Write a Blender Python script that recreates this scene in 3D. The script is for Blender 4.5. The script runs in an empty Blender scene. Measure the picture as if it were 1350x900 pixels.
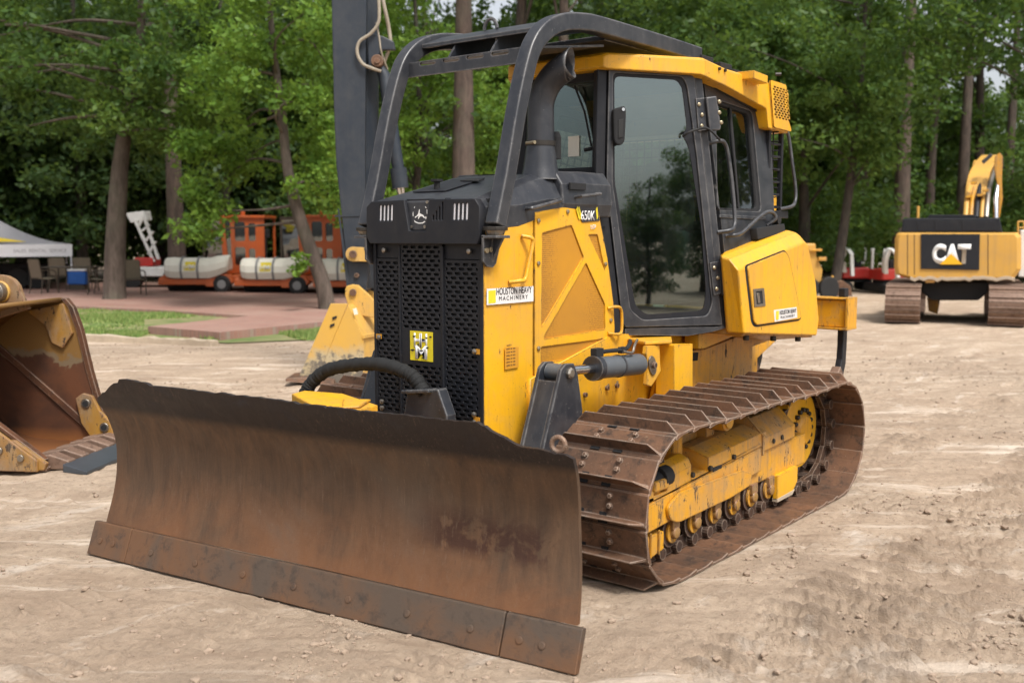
import bpy, bmesh, math, random
import numpy as np
from mathutils import Vector, Matrix
random.seed(7); RNG = np.random.RandomState(11)
sc = bpy.context.scene
col = sc.collection
rad = math.radians

# ------------------------------------------------------------------ camera
# World frame = the bulldozer's frame: +X towards its blade, +Y to its left side, Z up, origin on the ground.
CAM = Vector((5.5, 3.69, 1.7))
FPX, CX, CY, PITCH = 1364.06, 675.0, 450.0, rad(5.86)
FWD = Vector((-0.78281, -0.62226, 0)); RIGHT = Vector((-0.62226, 0.78281, 0))
cd = bpy.data.cameras.new('camera'); cam = bpy.data.objects.new('camera', cd); col.objects.link(cam)
cd.sensor_width = 36; cd.lens = FPX * 36 / 1350; cd.clip_start = 0.1; cd.clip_end = 2000
look = (FWD * math.cos(PITCH) + Vector((0, 0, -math.sin(PITCH)))).normalized()
cam.location = CAM; cam.rotation_euler = look.to_track_quat('-Z', 'Y').to_euler()
cd.dof.use_dof = True; cd.dof.focus_distance = 5.7; cd.dof.aperture_fstop = 2.3
sc.camera = cam
UPC = RIGHT.cross(look)

# ------------------------------------------------------------------ world, sun, exposure
SUN_EL, SUN_AZ = rad(58), Vector((0.35, 0.85, 0)).normalized()      # direction the light comes from
w = bpy.data.worlds.new('World'); sc.world = w; w.use_nodes = True
nt = w.node_tree; nt.nodes.clear()
out = nt.nodes.new('ShaderNodeOutputWorld'); bg = nt.nodes.new('ShaderNodeBackground')
sky = nt.nodes.new('ShaderNodeTexSky'); sky.sky_type = 'NISHITA'; sky.sun_disc = False
sky.sun_elevation = SUN_EL; sky.sun_rotation = math.atan2(SUN_AZ.x, SUN_AZ.y)
sky.air_density = 1.0; sky.dust_density = 4.0; sky.ozone_density = 1.0
hs = nt.nodes.new('ShaderNodeHueSaturation'); hs.inputs['Saturation'].default_value = 0.30; hs.inputs['Value'].default_value = 1.25
nt.links.new(sky.outputs[0], hs.inputs['Color']); nt.links.new(hs.outputs[0], bg.inputs[0])
bg.inputs[1].default_value = 0.115; nt.links.new(bg.outputs[0], out.inputs[0])
sl = bpy.data.lights.new('sun', 'SUN'); sl.energy = 2.5; sl.angle = rad(13); sl.color = (1, .965, .91)
so = bpy.data.objects.new('sun', sl); col.objects.link(so)
sd = (SUN_AZ * math.cos(SUN_EL) + Vector((0, 0, math.sin(SUN_EL))))
so.rotation_euler = sd.to_track_quat('Z', 'Y').to_euler()
vs = sc.view_settings; vs.view_transform = 'Standard'; vs.look = 'None'; vs.exposure = 0.56; vs.gamma = 1; vs.use_curve_mapping = False
sc.cycles.max_bounces = 6; sc.cycles.transparent_max_bounces = 8; sc.cycles.caustics_reflective = False; sc.cycles.caustics_refractive = False

# ------------------------------------------------------------------ measuring helpers: sight line met with a real plane
def ray(px, py):
    return look * FPX + RIGHT * (px - CX) + UPC * (CY - py)
def hit(px, py, P, n):
    d = ray(px, py); return CAM + d * ((Vector(P) - CAM).dot(n) / d.dot(n))
def onX(px, py, x): return hit(px, py, (x, 0, 0), Vector((1, 0, 0)))
def onY(px, py, y): return hit(px, py, (0, y, 0), Vector((0, 1, 0)))
def onZ(px, py, z=0): return hit(px, py, (0, 0, z), Vector((0, 0, 1)))
def LV(r, F, z=0):                     # r metres to the right of, F metres ahead of the photographer's spot
    p = CAM + RIGHT * r + FWD * F; return Vector((p.x, p.y, z))
def atF(px, py, F):
    d = ray(px, py); t = F / d.dot(FWD); return CAM + d * t
class Plane:                           # upright plane through two plan points; u runs along it, n points to the outside
    def __init__(s, a, b, lean=0):   # lean: inward slope of the plane per metre of height
        s.a = Vector((a[0], a[1], 0)); s.u = Vector((b[0]-a[0], b[1]-a[1], 0)).normalized(); s.n = Vector((-s.u.y, s.u.x, 0)); s.v = Vector((0, 0, 1))
        if s.n.y < 0 and abs(s.n.y) > .2: s.n = -s.n
        if lean: s.v = Vector((0, -lean, 1)).normalized(); s.n = Vector((0, 1, lean)).normalized()
    def hit(s, px, py): return hit(px, py, s.a, s.n)
    def uv(s, px, py):
        q = s.hit(px, py) - s.a; return (q.dot(s.u), q.dot(s.v))
    def pt(s, u, z, off=0): return s.a + s.u * u + s.n * off + s.v * z
PS = Plane((1.57, .39), (.40, .405))     # engine side
PDR = Plane((.27, .392), (-.227, .706))  # cab door, set at an angle
PW = Plane((0, .934), (-1, .934), .123)          # cab rear window side
PT = Plane((0, .90), (-1, .90))          # tank side

# ------------------------------------------------------------------ materials
MAT = {}
def newmat(name):
    m = bpy.data.materials.new(name); m.use_nodes = True; m.node_tree.nodes.clear(); MAT[name] = m
    return m, m.node_tree
def N(t, typ, **kw):
    n = t.nodes.new('ShaderNode' + typ)
    for k, v in kw.items():
        if k.startswith('i_'):
            key = k[2:].replace('_', ' '); n.inputs[key].default_value = v
        else: setattr(n, k, v)
    return n
def coords(t, scale=(1, 1, 1)):
    tc = N(t, 'TexCoord'); mp = N(t, 'Mapping'); mp.inputs['Scale'].default_value = scale
    t.links.new(tc.outputs['Object'], mp.inputs['Vector']); return mp.outputs[0]
def noise(t, vec, scale, detail=6, rough=.6, dist=0):
    n = N(t, 'TexNoise'); n.inputs['Scale'].default_value = scale; n.inputs['Detail'].default_value = detail
    n.inputs['Roughness'].default_value = rough; n.inputs['Distortion'].default_value = dist
    t.links.new(vec, n.inputs['Vector']); return n.outputs['Fac']
def ramp(t, fac, stops, interp='LINEAR'):
    r = N(t, 'ValToRGB'); r.color_ramp.interpolation = interp
    e = r.color_ramp.elements
    while len(e) < len(stops): e.new(.5)
    for i, (p, c) in enumerate(stops):
        e[i].position = p; e[i].color = (*c, 1) if len(c) == 3 else c
    t.links.new(fac, r.inputs[0]); return r.outputs[0]
def g(v): return (v, v, v)
def mix(t, fac, a, b, mode='MIX'):
    m = N(t, 'MixRGB', blend_type=mode)
    for i, s in ((0, fac), (1, a), (2, b)):
        if isinstance(s, (int, float)): m.inputs[i].default_value = s
        elif isinstance(s, tuple): m.inputs[i].default_value = (*s, 1)
        else: t.links.new(s, m.inputs[i])
    return m.outputs[0]
def maprange(t, v, a, b, c=0, d=1):
    m = N(t, 'MapRange'); m.inputs[1].default_value = a; m.inputs[2].default_value = b; m.inputs[3].default_value = c; m.inputs[4].default_value = d
    t.links.new(v, m.inputs[0]); return m.outputs[0]
def sep(t):
    tc = N(t, 'TexCoord'); s = N(t, 'SeparateXYZ'); t.links.new(tc.outputs['Object'], s.inputs[0]); return s.outputs
def finish(t, color, rough=.5, metal=0, bump=None, bs=.2, bd=.01, coat=0, spec=.5, **kw):
    p = N(t, 'BsdfPrincipled'); o = N(t, 'OutputMaterial')
    for nm, v in (('Base Color', color), ('Roughness', rough), ('Metallic', metal), ('Coat Weight', coat), ('Specular IOR Level', spec)):
        if isinstance(v, (int, float)): p.inputs[nm].default_value = v
        elif isinstance(v, tuple): p.inputs[nm].default_value = (*v, 1)
        else: t.links.new(v, p.inputs[nm])
    if bump is not None:
        b = N(t, 'Bump'); b.inputs['Strength'].default_value = bs; b.inputs['Distance'].default_value = bd
        t.links.new(bump, b.inputs['Height']); t.links.new(b.outputs[0], p.inputs['Normal'])
    t.links.new(p.outputs[0], o.inputs[0]); return p
def paint(name, base, dark, chip=(.05, .03, .02), chips=.62, dirt=(.32, .25, .17), dirtamt=.35, rough=.42, scale=1.0, spec=.5, edge=0, edgec=None):
    m, t = newmat(name); v = coords(t)
    n1 = noise(t, v, 1.7*scale, 7, .6, .3); n2 = noise(t, v, 11*scale, 8, .7, .5)
    v2 = coords(t, (1, 1, .25)); n3 = noise(t, v2, 26*scale, 8, .75, 1.0)
    c = mix(t, ramp(t, n1, [(.35, g(0)), (.7, g(1))]), base, dark)
    d = ramp(t, mix(t, .5, n1, n2), [(.45, g(0)), (.75, g(dirtamt))])
    c = mix(t, d, c, dirt)
    k = ramp(t, mix(t, .35, n3, n2), [(chips, g(0)), (chips+.02, g(1))])
    c = mix(t, k, c, chip)
    sp = ramp(t, noise(t, v, 85*scale, 3, .6), [(.695, g(0)), (.71, g(1))]); stn = noise(t, coords(t, (14, 14, .8)), 1.6*scale, 7, .7)
    c = mix(t, ramp(t, stn, [(.50, g(0)), (.72, g(dirtamt*.75))]), c, tuple(x*.55 for x in dirt))
    c = mix(t, mix(t, 1, sp, g(.75), 'MULTIPLY'), c, chip)
    r = mix(t, d, g(rough), g(.8)); r = mix(t, k, r, g(.85))
    if edge:
        bv = N(t, 'Bevel', samples=4); bv.inputs['Radius'].default_value = .012; ge = N(t, 'NewGeometry'); dt = N(t, 'VectorMath', operation='DOT_PRODUCT')
        t.links.new(bv.outputs[0], dt.inputs[0]); t.links.new(ge.outputs['Normal'], dt.inputs[1])
        e_ = maprange(t, dt.outputs['Value'], .995, .93); e_ = mix(t, 1, e_, ramp(t, mix(t, .5, n3, n2), [(.40, g(0)), (.54, g(edge))]), 'MULTIPLY')
        c = mix(t, e_, c, edgec or chip)
    finish(t, c, r, 0, n2, .08, .004, 0, spec); return m
def plain(name, c, rough=.6, metal=0, var=.25, scale=12, bs=.15, spec=.5):
    m, t = newmat(name); v = coords(t); n = noise(t, v, scale, 6, .65)
    cc = mix(t, n, tuple(x*(1-var) for x in c), tuple(min(1, x*(1+var)) for x in c))
    finish(t, cc, rough, metal, n, bs, .004, 0, spec); return m
YEL = paint('yellow_paint', (.78, .405, .012), (.69, .335, .012), chips=.60, dirtamt=.34, edge=.8)
YELW = paint('worn_yellow_paint', (.68, .33, .014), (.50, .22, .015), chips=.57, dirtamt=.85, edge=1)
OCH = paint('worn_ochre_paint', (.36, .19, .035), (.15, .07, .03), chips=.56, dirtamt=.9, edge=1, edgec=(.20, .09, .05))
YELCAT = paint('faded_yellow_paint', (.60, .33, .06), (.50, .27, .05), chips=.70, dirtamt=.3, scale=.6)
YELB = paint('bucket_yellow_paint', (.62, .36, .07), (.50, .30, .08), chips=.60, dirtamt=.5, scale=.8)
GRY = paint('dark_grey_paint', (.020, .0225, .029), (.014, .016, .021), chip=(.20, .19, .18), chips=.66, dirt=(.12, .118, .12), dirtamt=.45, rough=.38, edge=.75, spec=.55)
GRYD = paint('grille_grey_paint', (.0125, .014, .0185), (.009, .010, .014), chip=(.08, .07, .06), chips=.70, dirt=(.06, .055, .05), dirtamt=.30, rough=.5, spec=.3)
ARM = paint('boom_grey_paint', (.013, .020, .031), (.019, .027, .038), chip=(.12, .1, .09), chips=.72, dirt=(.10, .09, .08), dirtamt=.3, rough=.5)
ORG = paint('orange_paint', (.52, .095, .012), (.42, .08, .012), chips=.66, dirtamt=.25)
RED = paint('red_paint', (.5, .02, .015), (.4, .02, .015), chips=.75, dirtamt=.2)
WHT = paint('white_paint', (.72, .72, .70), (.62, .62, .6), chips=.75, dirtamt=.25)
BLK = plain('black_rubber', (.014, .014, .014), .75, 0, .4, 20)
HOSE = plain('black_hose_sleeve', (.008, .008, .008), .85, 0, .4, 60)
DARK = plain('dark_recess', (.012, .012, .013), .9)
CHR = plain('chrome', (.62, .62, .63), .18, 1, .1, 30, .02)
STL = plain('worn_steel', (.30, .27, .23), .4, .9, .3, 30)
BOLT = plain('zinc_bolt', (.36, .30, .20), .4, .8, .3, 40)
DBOLT = plain('dark_bolt', (.04, .035, .03), .5, .5, .3, 40)
SEATM = plain('seat_fabric', (.05, .075, .075), .9)
GRIN = plain('cab_trim', (.11, .14, .13), .8)
CYLG = paint('cylinder_grey_paint', (.085, .096, .108), (.065, .075, .085), chip=(.35, .33, .30), chips=.62, dirt=(.16, .15, .13), dirtamt=.4, rough=.45, edge=.7)
SCR = plain('screen_yellow', (.62, .47, .06), .6)
CONC = plain('curb_concrete', (.42, .34, .25), .95, 0, .3, 9, .6)
TANKM = plain('white_poly_tank', (.72, .69, .60), .45, 0, .08, 3, .05)
STRAPM = plain('grey_strap', (.22, .22, .22), .5)
TXTD = plain('lettering_dark', (.03, .03, .035), .5, 0, .05)
TXTW = plain('lettering_white', (.78, .78, .76), .5, 0, .05)
LBLW = plain('label_white', (.70, .68, .66), .4, 0, .15, 40, .02)
LBLY = plain('label_yellow', (.72, .58, .02), .45, 0, .2, 25, .02)
LBLO = plain('faded_label', (.55, .25, .02), .55, 0, .1)
BLUE = plain('blue_plastic', (.02, .12, .45), .5)
BRNZ = plain('bronze_frame', (.06, .045, .03), .5)
SLING = plain('sling_fabric', (.16, .13, .09), .85)
TENTG = plain('tent_grey', (.30, .29, .31), .8, 0, .1)
TENTW = plain('tent_white', (.72, .72, .74), .8, 0, .05)
TENTY = plain('tent_yellow', (.72, .52, .03), .8, 0, .05)
REDL = plain('red_lens', (.35, .02, .01), .3)
LAMP = plain('lamp_reflector', (.88, .88, .92), .35, .1, .05, 5, 0)  # near-white colour stands in for bright sky mirrored in the chrome
BLUST = plain('blue_grey_steel', (.075, .085, .10), .4, .5, .35, 6)

def mk_mesh_yellow():
    m, t = newmat('perforated_yellow'); v = coords(t)
    w1 = N(t, 'TexVoronoi', feature='F1'); w1.inputs['Scale'].default_value = 95; w1.inputs['Randomness'].default_value = 0.15
    t.links.new(v, w1.inputs['Vector'])
    h = ramp(t, w1.outputs['Distance'], [(.26, g(0)), (.36, g(1))])
    n = noise(t, v, 3, 6, .6)
    c = mix(t, ramp(t, n, [(.3, g(0)), (.75, g(1))]), (.50, .225, .012), (.38, .17, .02))
    c = mix(t, h, (.10, .05, .012), c)
    finish(t, c, .6, 0, h, .3, .003)
mk_mesh_yellow(); YMESH = MAT['perforated_yellow']

def mk_blade():
    m, t = newmat('blade_rust'); s = sep(t); v = coords(t); vv = coords(t, (7, 7, .7)); vh = coords(t, (1, 1, 5))
    st = noise(t, vv, 2.2, 10, .72, .5); n1 = noise(t, v, 1.5, 8, .62, .6); n2 = noise(t, v, 7, 8, .7, .5); n3 = noise(t, v, 26, 8, .75)
    z = s[2]
    c = mix(t, ramp(t, st, [(.30, g(0)), (.70, g(1))]), (.062, .040, .027), (.150, .086, .048))       # brown / tan streaks
    zlow = mix(t, .45, maprange(t, z, .62, .15), ramp(t, n1, [(.35, g(0)), (.62, g(1))]))
    c = mix(t, ramp(t, zlow, [(.45, g(0)), (.9, g(.8))]), c, (.220, .092, .036))                     # orange rust low down
    c = mix(t, ramp(t, n1, [(.54, g(0)), (.68, g(.55))]), c, (.120, .092, .068))                      # bare grey-brown steel
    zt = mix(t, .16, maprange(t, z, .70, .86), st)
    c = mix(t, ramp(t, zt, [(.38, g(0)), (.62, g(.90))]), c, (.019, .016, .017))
    c = mix(t, mix(t, 1, ramp(t, zt, [(.5, g(0)), (.8, g(1))]), ramp(t, n2, [(.55, g(0)), (.75, g(.6))]), 'MULTIPLY'), c, (.06, .06, .072))                    # dark band along the top: paint remains and scuffs, partly painted-in shade
    c = mix(t, ramp(t, mix(t, .5, n2, st), [(.60, g(0)), (.66, g(.6))]), c, (.03, .022, .018))      # dark pits
    # deep-red scab patches near the right end
    yy = maprange(t, s[1], .55, .75); y2 = maprange(t, s[1], 1.32, 1.2); zb = maprange(t, z, .33, .38); zc = maprange(t, z, .56, .47)
    msk = mix(t, 1, mix(t, 1, yy, y2, 'MULTIPLY'), mix(t, 1, zb, zc, 'MULTIPLY'), 'MULTIPLY')
    patch = ramp(t, mix(t, .4, n2, n1), [(.47, g(0)), (.52, g(1))])
    c = mix(t, mix(t, 1, mix(t, 1, msk, patch, 'MULTIPLY'), g(.75), 'MULTIPLY'), c, (.042, .014, .010))
    sc1 = noise(t, coords(t, (26, 26, 1.6)), 3.0, 4, .8, .2); c = mix(t, mix(t, 1, ramp(t, sc1, [(.58, g(0)), (.66, g(.55))]), ramp(t, n1, [(.4, g(0)), (.6, g(1))]), 'MULTIPLY'), c, (.19, .13, .09))
    sc2 = noise(t, coords(t, (1, 1, 30)), 4.0, 4, .8, .2); c = mix(t, ramp(t, sc2, [(.70, g(0)), (.74, g(.5))]), c, (.03, .02, .016))
    chipn = ramp(t, n3, [(.70, g(0)), (.72, g(1))])
    c = mix(t, mix(t, 1, chipn, ramp(t, n1, [(.45, g(0)), (.5, g(.5))]), 'MULTIPLY'), c, (.30, .24, .19))
    finish(t, c, ramp(t, n2, [(.2, g(.36)), (.8, g(.70))]), .3, mix(t, .5, n3, st), .6, .008)
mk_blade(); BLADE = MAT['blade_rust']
def mk_edge():
    m, t = newmat('cutting_edge_steel'); v = coords(t); n1 = noise(t, v, 2.0, 8, .6, .8); n2 = noise(t, v, 12, 8, .7, .4); n3 = noise(t, v, 45, 6, .7)
    c = mix(t, ramp(t, n1, [(.40, g(0)), (.60, g(1))]), (.105, .076, .056), (.165, .084, .043))
    c = mix(t, ramp(t, n2, [(.52, g(0)), (.68, g(.8))]), c, (.050, .040, .034))
    finish(t, c, ramp(t, n2, [(.2, g(.38)), (.8, g(.7))]), .35, n3, .3, .005)
mk_edge(); EDGE = MAT['cutting_edge_steel']
def mk_rust(name, a, b, c3, sc_=1, metal=.25):
    m, t = newmat(name); v = coords(t); vw = N(t, 'NewGeometry').outputs['Position']
    n1 = noise(t, vw, 3.0*sc_, 8, .65, .5); n2 = noise(t, vw, 14*sc_, 8, .7, .3); n3 = noise(t, vw, 60*sc_, 6, .7)
    c = mix(t, ramp(t, n1, [(.35, g(0)), (.65, g(1))]), a, b)
    c = mix(t, ramp(t, n2, [(.50, g(0)), (.66, g(.85))]), c, c3)
    c = mix(t, ramp(t, n3, [(.60, g(0)), (.70, g(.6))]), c, (.32, .22, .14))
    bv = N(t, 'Bevel', samples=4); bv.inputs['Radius'].default_value = .010; ge = N(t, 'NewGeometry'); dt = N(t, 'VectorMath', operation='DOT_PRODUCT')
    t.links.new(bv.outputs[0], dt.inputs[0]); t.links.new(ge.outputs['Normal'], dt.inputs[1])
    e_ = mix(t, 1, maprange(t, dt.outputs['Value'], .995, .90), ramp(t, n2, [(.30, g(.2)), (.60, g(.9))]), 'MULTIPLY'); c = mix(t, e_, c, (.42, .33, .26))
    finish(t, c, ramp(t, n2, [(.2, g(.42)), (.8, g(.8))]), metal, mix(t, .5, n3, n2), .45, .006)
    return m
SHOE = mk_rust('track_shoe_rust', (.095, .055, .036), (.19, .095, .052), (.034, .024, .019), 1, .3)
CHAIN = mk_rust('track_chain_rust', (.050, .030, .022), (.085, .045, .028), (.018, .013, .011), 2)
BUCKR = mk_rust('bucket_rust', (.075, .032, .018), (.15, .062, .028), (.030, .018, .013), .6)
TOOTH = mk_rust('tooth_rust', (.16, .095, .065), (.22, .14, .10), (.08, .045, .03), 1)
def mk_bucket_in():
    m, t = newmat('bucket_inner_worn'); s = sep(t); vw = coords(t); n1 = noise(t, vw, 2.2, 8, .6, .5); n2 = noise(t, vw, 14, 8, .7)
    z = mix(t, .5, maprange(t, s[2], .35, .95), n1)
    c = mix(t, ramp(t, n1, [(.35, g(0)), (.65, g(1))]), (.045, .022, .015), (.12, .045, .02))
    c = mix(t, ramp(t, z, [(.56, g(0)), (.575, g(1))]), c, (.17, .12, .07))
    c = mix(t, ramp(t, z, [(.60, g(0)), (.62, g(1))]), c, (.20, .105, .028))
    c = mix(t, ramp(t, maprange(t, s[2], .2, .05), [(.3, g(0)), (1, g(.8))]), c, (.26, .10, .03))
    finish(t, c, .55, .1, n2, .3, .005)
mk_bucket_in()
def mk_bucket_side():
    m, t = newmat('bucket_yellow_scraped'); vw = coords(t); n1 = noise(t, vw, 1.8, 8, .6, .5); n2 = noise(t, vw, 12, 9, .75); s = sep(t)
    z = mix(t, .5, maprange(t, s[2], .85, .1), n1)
    c = mix(t, ramp(t, n1, [(.3, g(0)), (.7, g(1))]), (.60, .34, .05), (.50, .31, .09))
    c = mix(t, ramp(t, z, [(.50, g(0)), (.60, g(.85))]), c, (.42, .36, .24))
    c = mix(t, ramp(t, mix(t, .5, z, n2), [(.55, g(0)), (.60, g(.9))]), c, (.10, .09, .08))
    finish(t, c, .55, 0, n2, .2, .004)
mk_bucket_side()

def mk_glass(name, tint, refl):
    m, t = newmat(name)
    tr = N(t, 'BsdfTransparent'); tr.inputs[0].default_value = (*tint, 1)
    gl = N(t, 'BsdfGlossy'); gl.inputs['Roughness'].default_value = .015; gl.inputs[0].default_value = (.86, .93, .95, 1)
    v = coords(t); nn = noise(t, v, 1.2, 3, .5); b = N(t, 'Bump'); b.inputs['Strength'].default_value = .04; b.inputs['Distance'].default_value = .02
    t.links.new(nn, b.inputs['Height']); t.links.new(b.outputs[0], gl.inputs['Normal'])
    lw = N(t, 'LayerWeight'); lw.inputs[0].default_value = .35
    f = maprange(t, lw.outputs['Fresnel'], 0, 1, refl, 1)
    df = N(t, 'BsdfDiffuse'); df.inputs[0].default_value = (.35, .36, .34, 1)
    dust = N(t, 'MixShader'); dn = noise(t, coords(t, (1, 1, .3)), 9, 6, .6)
    t.links.new(maprange(t, dn, .45, .8, .004, .045), dust.inputs[0]); t.links.new(tr.outputs[0], dust.inputs[1]); t.links.new(df.outputs[0], dust.inputs[2])
    mx = N(t, 'MixShader'); o = N(t, 'OutputMaterial')
    t.links.new(f, mx.inputs[0]); t.links.new(dust.outputs[0], mx.inputs[1]); t.links.new(gl.outputs[0], mx.inputs[2]); t.links.new(mx.outputs[0], o.inputs[0])
    return m
GLASS = mk_glass('door_glass', (.42, .56, .53), .125)
GLASS2 = mk_glass('window_glass', (.62, .74, .70), .07)
GLASS3 = mk_glass('far_glass', (.12, .14, .13), .12)

# ------------------------------------------------------------------ building helpers
def link(o, parent=None):
    col.objects.link(o)
    if parent is not None: o.parent = parent
    return o
def obj_from(name, verts, faces, mat, parent=None, bevel=0, smooth=False, seg=2):
    me = bpy.data.meshes.new(name); me.from_pydata([tuple(v) for v in verts], [], faces); me.update()
    bm = bmesh.new(); bm.from_mesh(me); bmesh.ops.recalc_face_normals(bm, faces=bm.faces); bm.to_mesh(me); bm.free()
    if mat: me.materials.append(mat)
    if smooth:
        me.polygons.foreach_set('use_smooth', [True]*len(me.polygons))
        try: me.set_sharp_from_angle(angle=rad(38))
        except Exception: pass
    o = link(bpy.data.objects.new(name, me), parent)
    if bevel:
        b = o.modifiers.new('bevel', 'BEVEL'); b.width = bevel; b.segments = seg; b.limit_method = 'ANGLE'; b.angle_limit = rad(35)
    return o
class MB:
    def __init__(s): s.v = []; s.f = []
    def add(s, vs, fs):
        k = len(s.v); s.v += [Vector(v) for v in vs]; s.f += [tuple(i+k for i in f) for f in fs]; return s
    def box(s, c, size, M=None):
        x, y, z = (d/2 for d in size); c = Vector(c)
        vs = [Vector((a*x, b*y, e*z)) for a in (-1, 1) for b in (-1, 1) for e in (-1, 1)]
        if M is not None: vs = [M @ v for v in vs]
        return s.add([c+v for v in vs], [(0,1,3,2),(4,6,7,5),(0,4,5,1),(2,3,7,6),(0,2,6,4),(1,5,7,3)])
    def prism(s, pts, vec):            # closed polygon extruded by vec
        pts = [Vector(p) for p in pts]; n = len(pts); vec = Vector(vec)
        return s.add(pts+[p+vec for p in pts], [tuple(range(n)), tuple(range(2*n-1, n-1, -1))]+[(i, (i+1) % n, n+(i+1) % n, n+i) for i in range(n)])
    def rings(s, rings, cap=True, closed=False):
        n = len(rings[0]); vs = [Vector(p) for r in rings for p in r]; fs = []
        m = len(rings)
        for i in range(m if closed else m-1):
            for j in range(n):
                a = i*n+j; b = i*n+(j+1) % n; c2 = ((i+1) % m)*n+(j+1) % n; d = ((i+1) % m)*n+j; fs.append((a, b, c2, d))
        if cap and not closed: fs += [tuple(range(n-1, -1, -1)), tuple(range((m-1)*n, m*n))]
        return s.add(vs, fs)
    def tube(s, path, r, seg=10, flat=None):
        path = [Vector(p) for p in path]; rs = r if isinstance(r, (list, tuple)) else [r]*len(path)
        rr = []; prev = None
        for i, p in enumerate(path):
            d = (path[min(i+1, len(path)-1)]-path[max(i-1, 0)]).normalized()
            if prev is None:
                a = Vector((0, 0, 1)) if abs(d.z) < .9 else Vector((1, 0, 0)); u = d.cross(a).normalized()
            else: u = (prev-d*prev.dot(d)).normalized()
            prev = u; v = d.cross(u)
            rr.append([p+(u*math.cos(2*math.pi*k/seg)+v*math.sin(2*math.pi*k/seg))*rs[i] for k in range(seg)])
        return s.rings(rr)
    def cyl(s, a, b, r, seg=16, r2=None): return s.tube([a, b], [r, r if r2 is None else r2], seg)
    def bar(s, path, wv, hv):          # box section swept along a path, section half-vectors given
        return s.rings([[Vector(p)+wv*a+hv*b for a, b in ((-1,-1),(1,-1),(1,1),(-1,1))] for p in path])
    def mirror(s):
        k = len(s.v); s.v += [Vector((v.x, -v.y, v.z)) for v in s.v]; s.f += [tuple(i+k for i in reversed(f)) for f in s.f]; return s
    def build(s, name, mat, parent=None, bevel=0, smooth=False, seg=2): return obj_from(name, s.v, s.f, mat, parent, bevel, smooth, seg)
def flip(o, name=None):                # the same part on the machine's other side
    me = o.data.copy(); 
    for v in me.vertices: v.co.y *= -1
    me.flip_normals(); c = bpy.data.objects.new(name or o.name.split('.')[0], me); link(c, o.parent)
    for m in o.modifiers:
        if m.type == 'BEVEL':
            b = c.modifiers.new('bevel', 'BEVEL'); b.width = m.width; b.segments = m.segments; b.limit_method = 'ANGLE'; b.angle_limit = m.angle_limit
    return c
def smooth_path(pts, n=6):
    pts = [Vector(p) for p in pts]; o = []
    for i in range(len(pts)-1):
        p0 = pts[max(i-1, 0)]; p1 = pts[i]; p2 = pts[i+1]; p3 = pts[min(i+2, len(pts)-1)]
        for k in range(n):
            t = k/n; o.append(.5*((2*p1)+(p2-p0)*t+(2*p0-5*p1+4*p2-p3)*t*t+(3*p1-p0-3*p2+p3)*t**3))
    return o+[pts[-1]]
def round_poly(pts, r, n=4):
    pts = [Vector((p[0], p[1])) for p in pts]; o = []
    for i, p in enumerate(pts):
        a = pts[i-1]; b = pts[(i+1) % len(pts)]; da = (a-p); db = (b-p); k = min(r, da.length*.45, db.length*.45)
        A = p+da.normalized()*k; B = p+db.normalized()*k
        for j in range(n+1):
            t = j/n; o.append(tuple((1-t)**2*A+2*(1-t)*t*p+t*t*B))
    return o
def plate(name, outer, holes, pl, off, thick, mat, parent=None, bevel=0):   # plate with openings, (u,z) outlines on an upright plane
    cu = bpy.data.curves.new(name, 'CURVE'); cu.dimensions = '2D'; cu.fill_mode = 'BOTH'; cu.extrude = thick/2
    for poly in [outer]+list(holes):
        sp = cu.splines.new('POLY'); sp.points.add(len(poly)-1); sp.use_cyclic_u = True
        for i, p in enumerate(poly): sp.points[i].co = (p[0], p[1], 0, 1)
    tmp = bpy.data.objects.new('tmp', cu); me = bpy.data.meshes.new_from_object(tmp)
    bpy.data.objects.remove(tmp); bpy.data.curves.remove(cu)
    Mx = Matrix((( pl.u.x, pl.v.x, pl.n.x, 0), (pl.u.y, pl.v.y, pl.n.y, 0), (pl.u.z, pl.v.z, pl.n.z, 0), (0, 0, 0, 1)))
    T = Matrix.Translation(pl.a+pl.n*(off-thick/2)) @ Mx
    me.transform(T); me.name = name; me.materials.clear(); me.materials.append(mat)
    bm = bmesh.new(); bm.from_mesh(me); bmesh.ops.remove_doubles(bm, verts=bm.verts, dist=1e-5)
    bmesh.ops.dissolve_limit(bm, angle_limit=rad(1), verts=bm.verts, edges=bm.edges)
    bmesh.ops.recalc_face_normals(bm, faces=bm.faces); bm.to_mesh(me); bm.free()
    o = link(bpy.data.objects.new(name, me), parent)
    if bevel:
        b = o.modifiers.new('bevel', 'BEVEL'); b.width = bevel; b.segments = 2; b.limit_method = 'ANGLE'; b.angle_limit = rad(50)
    return o
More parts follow.
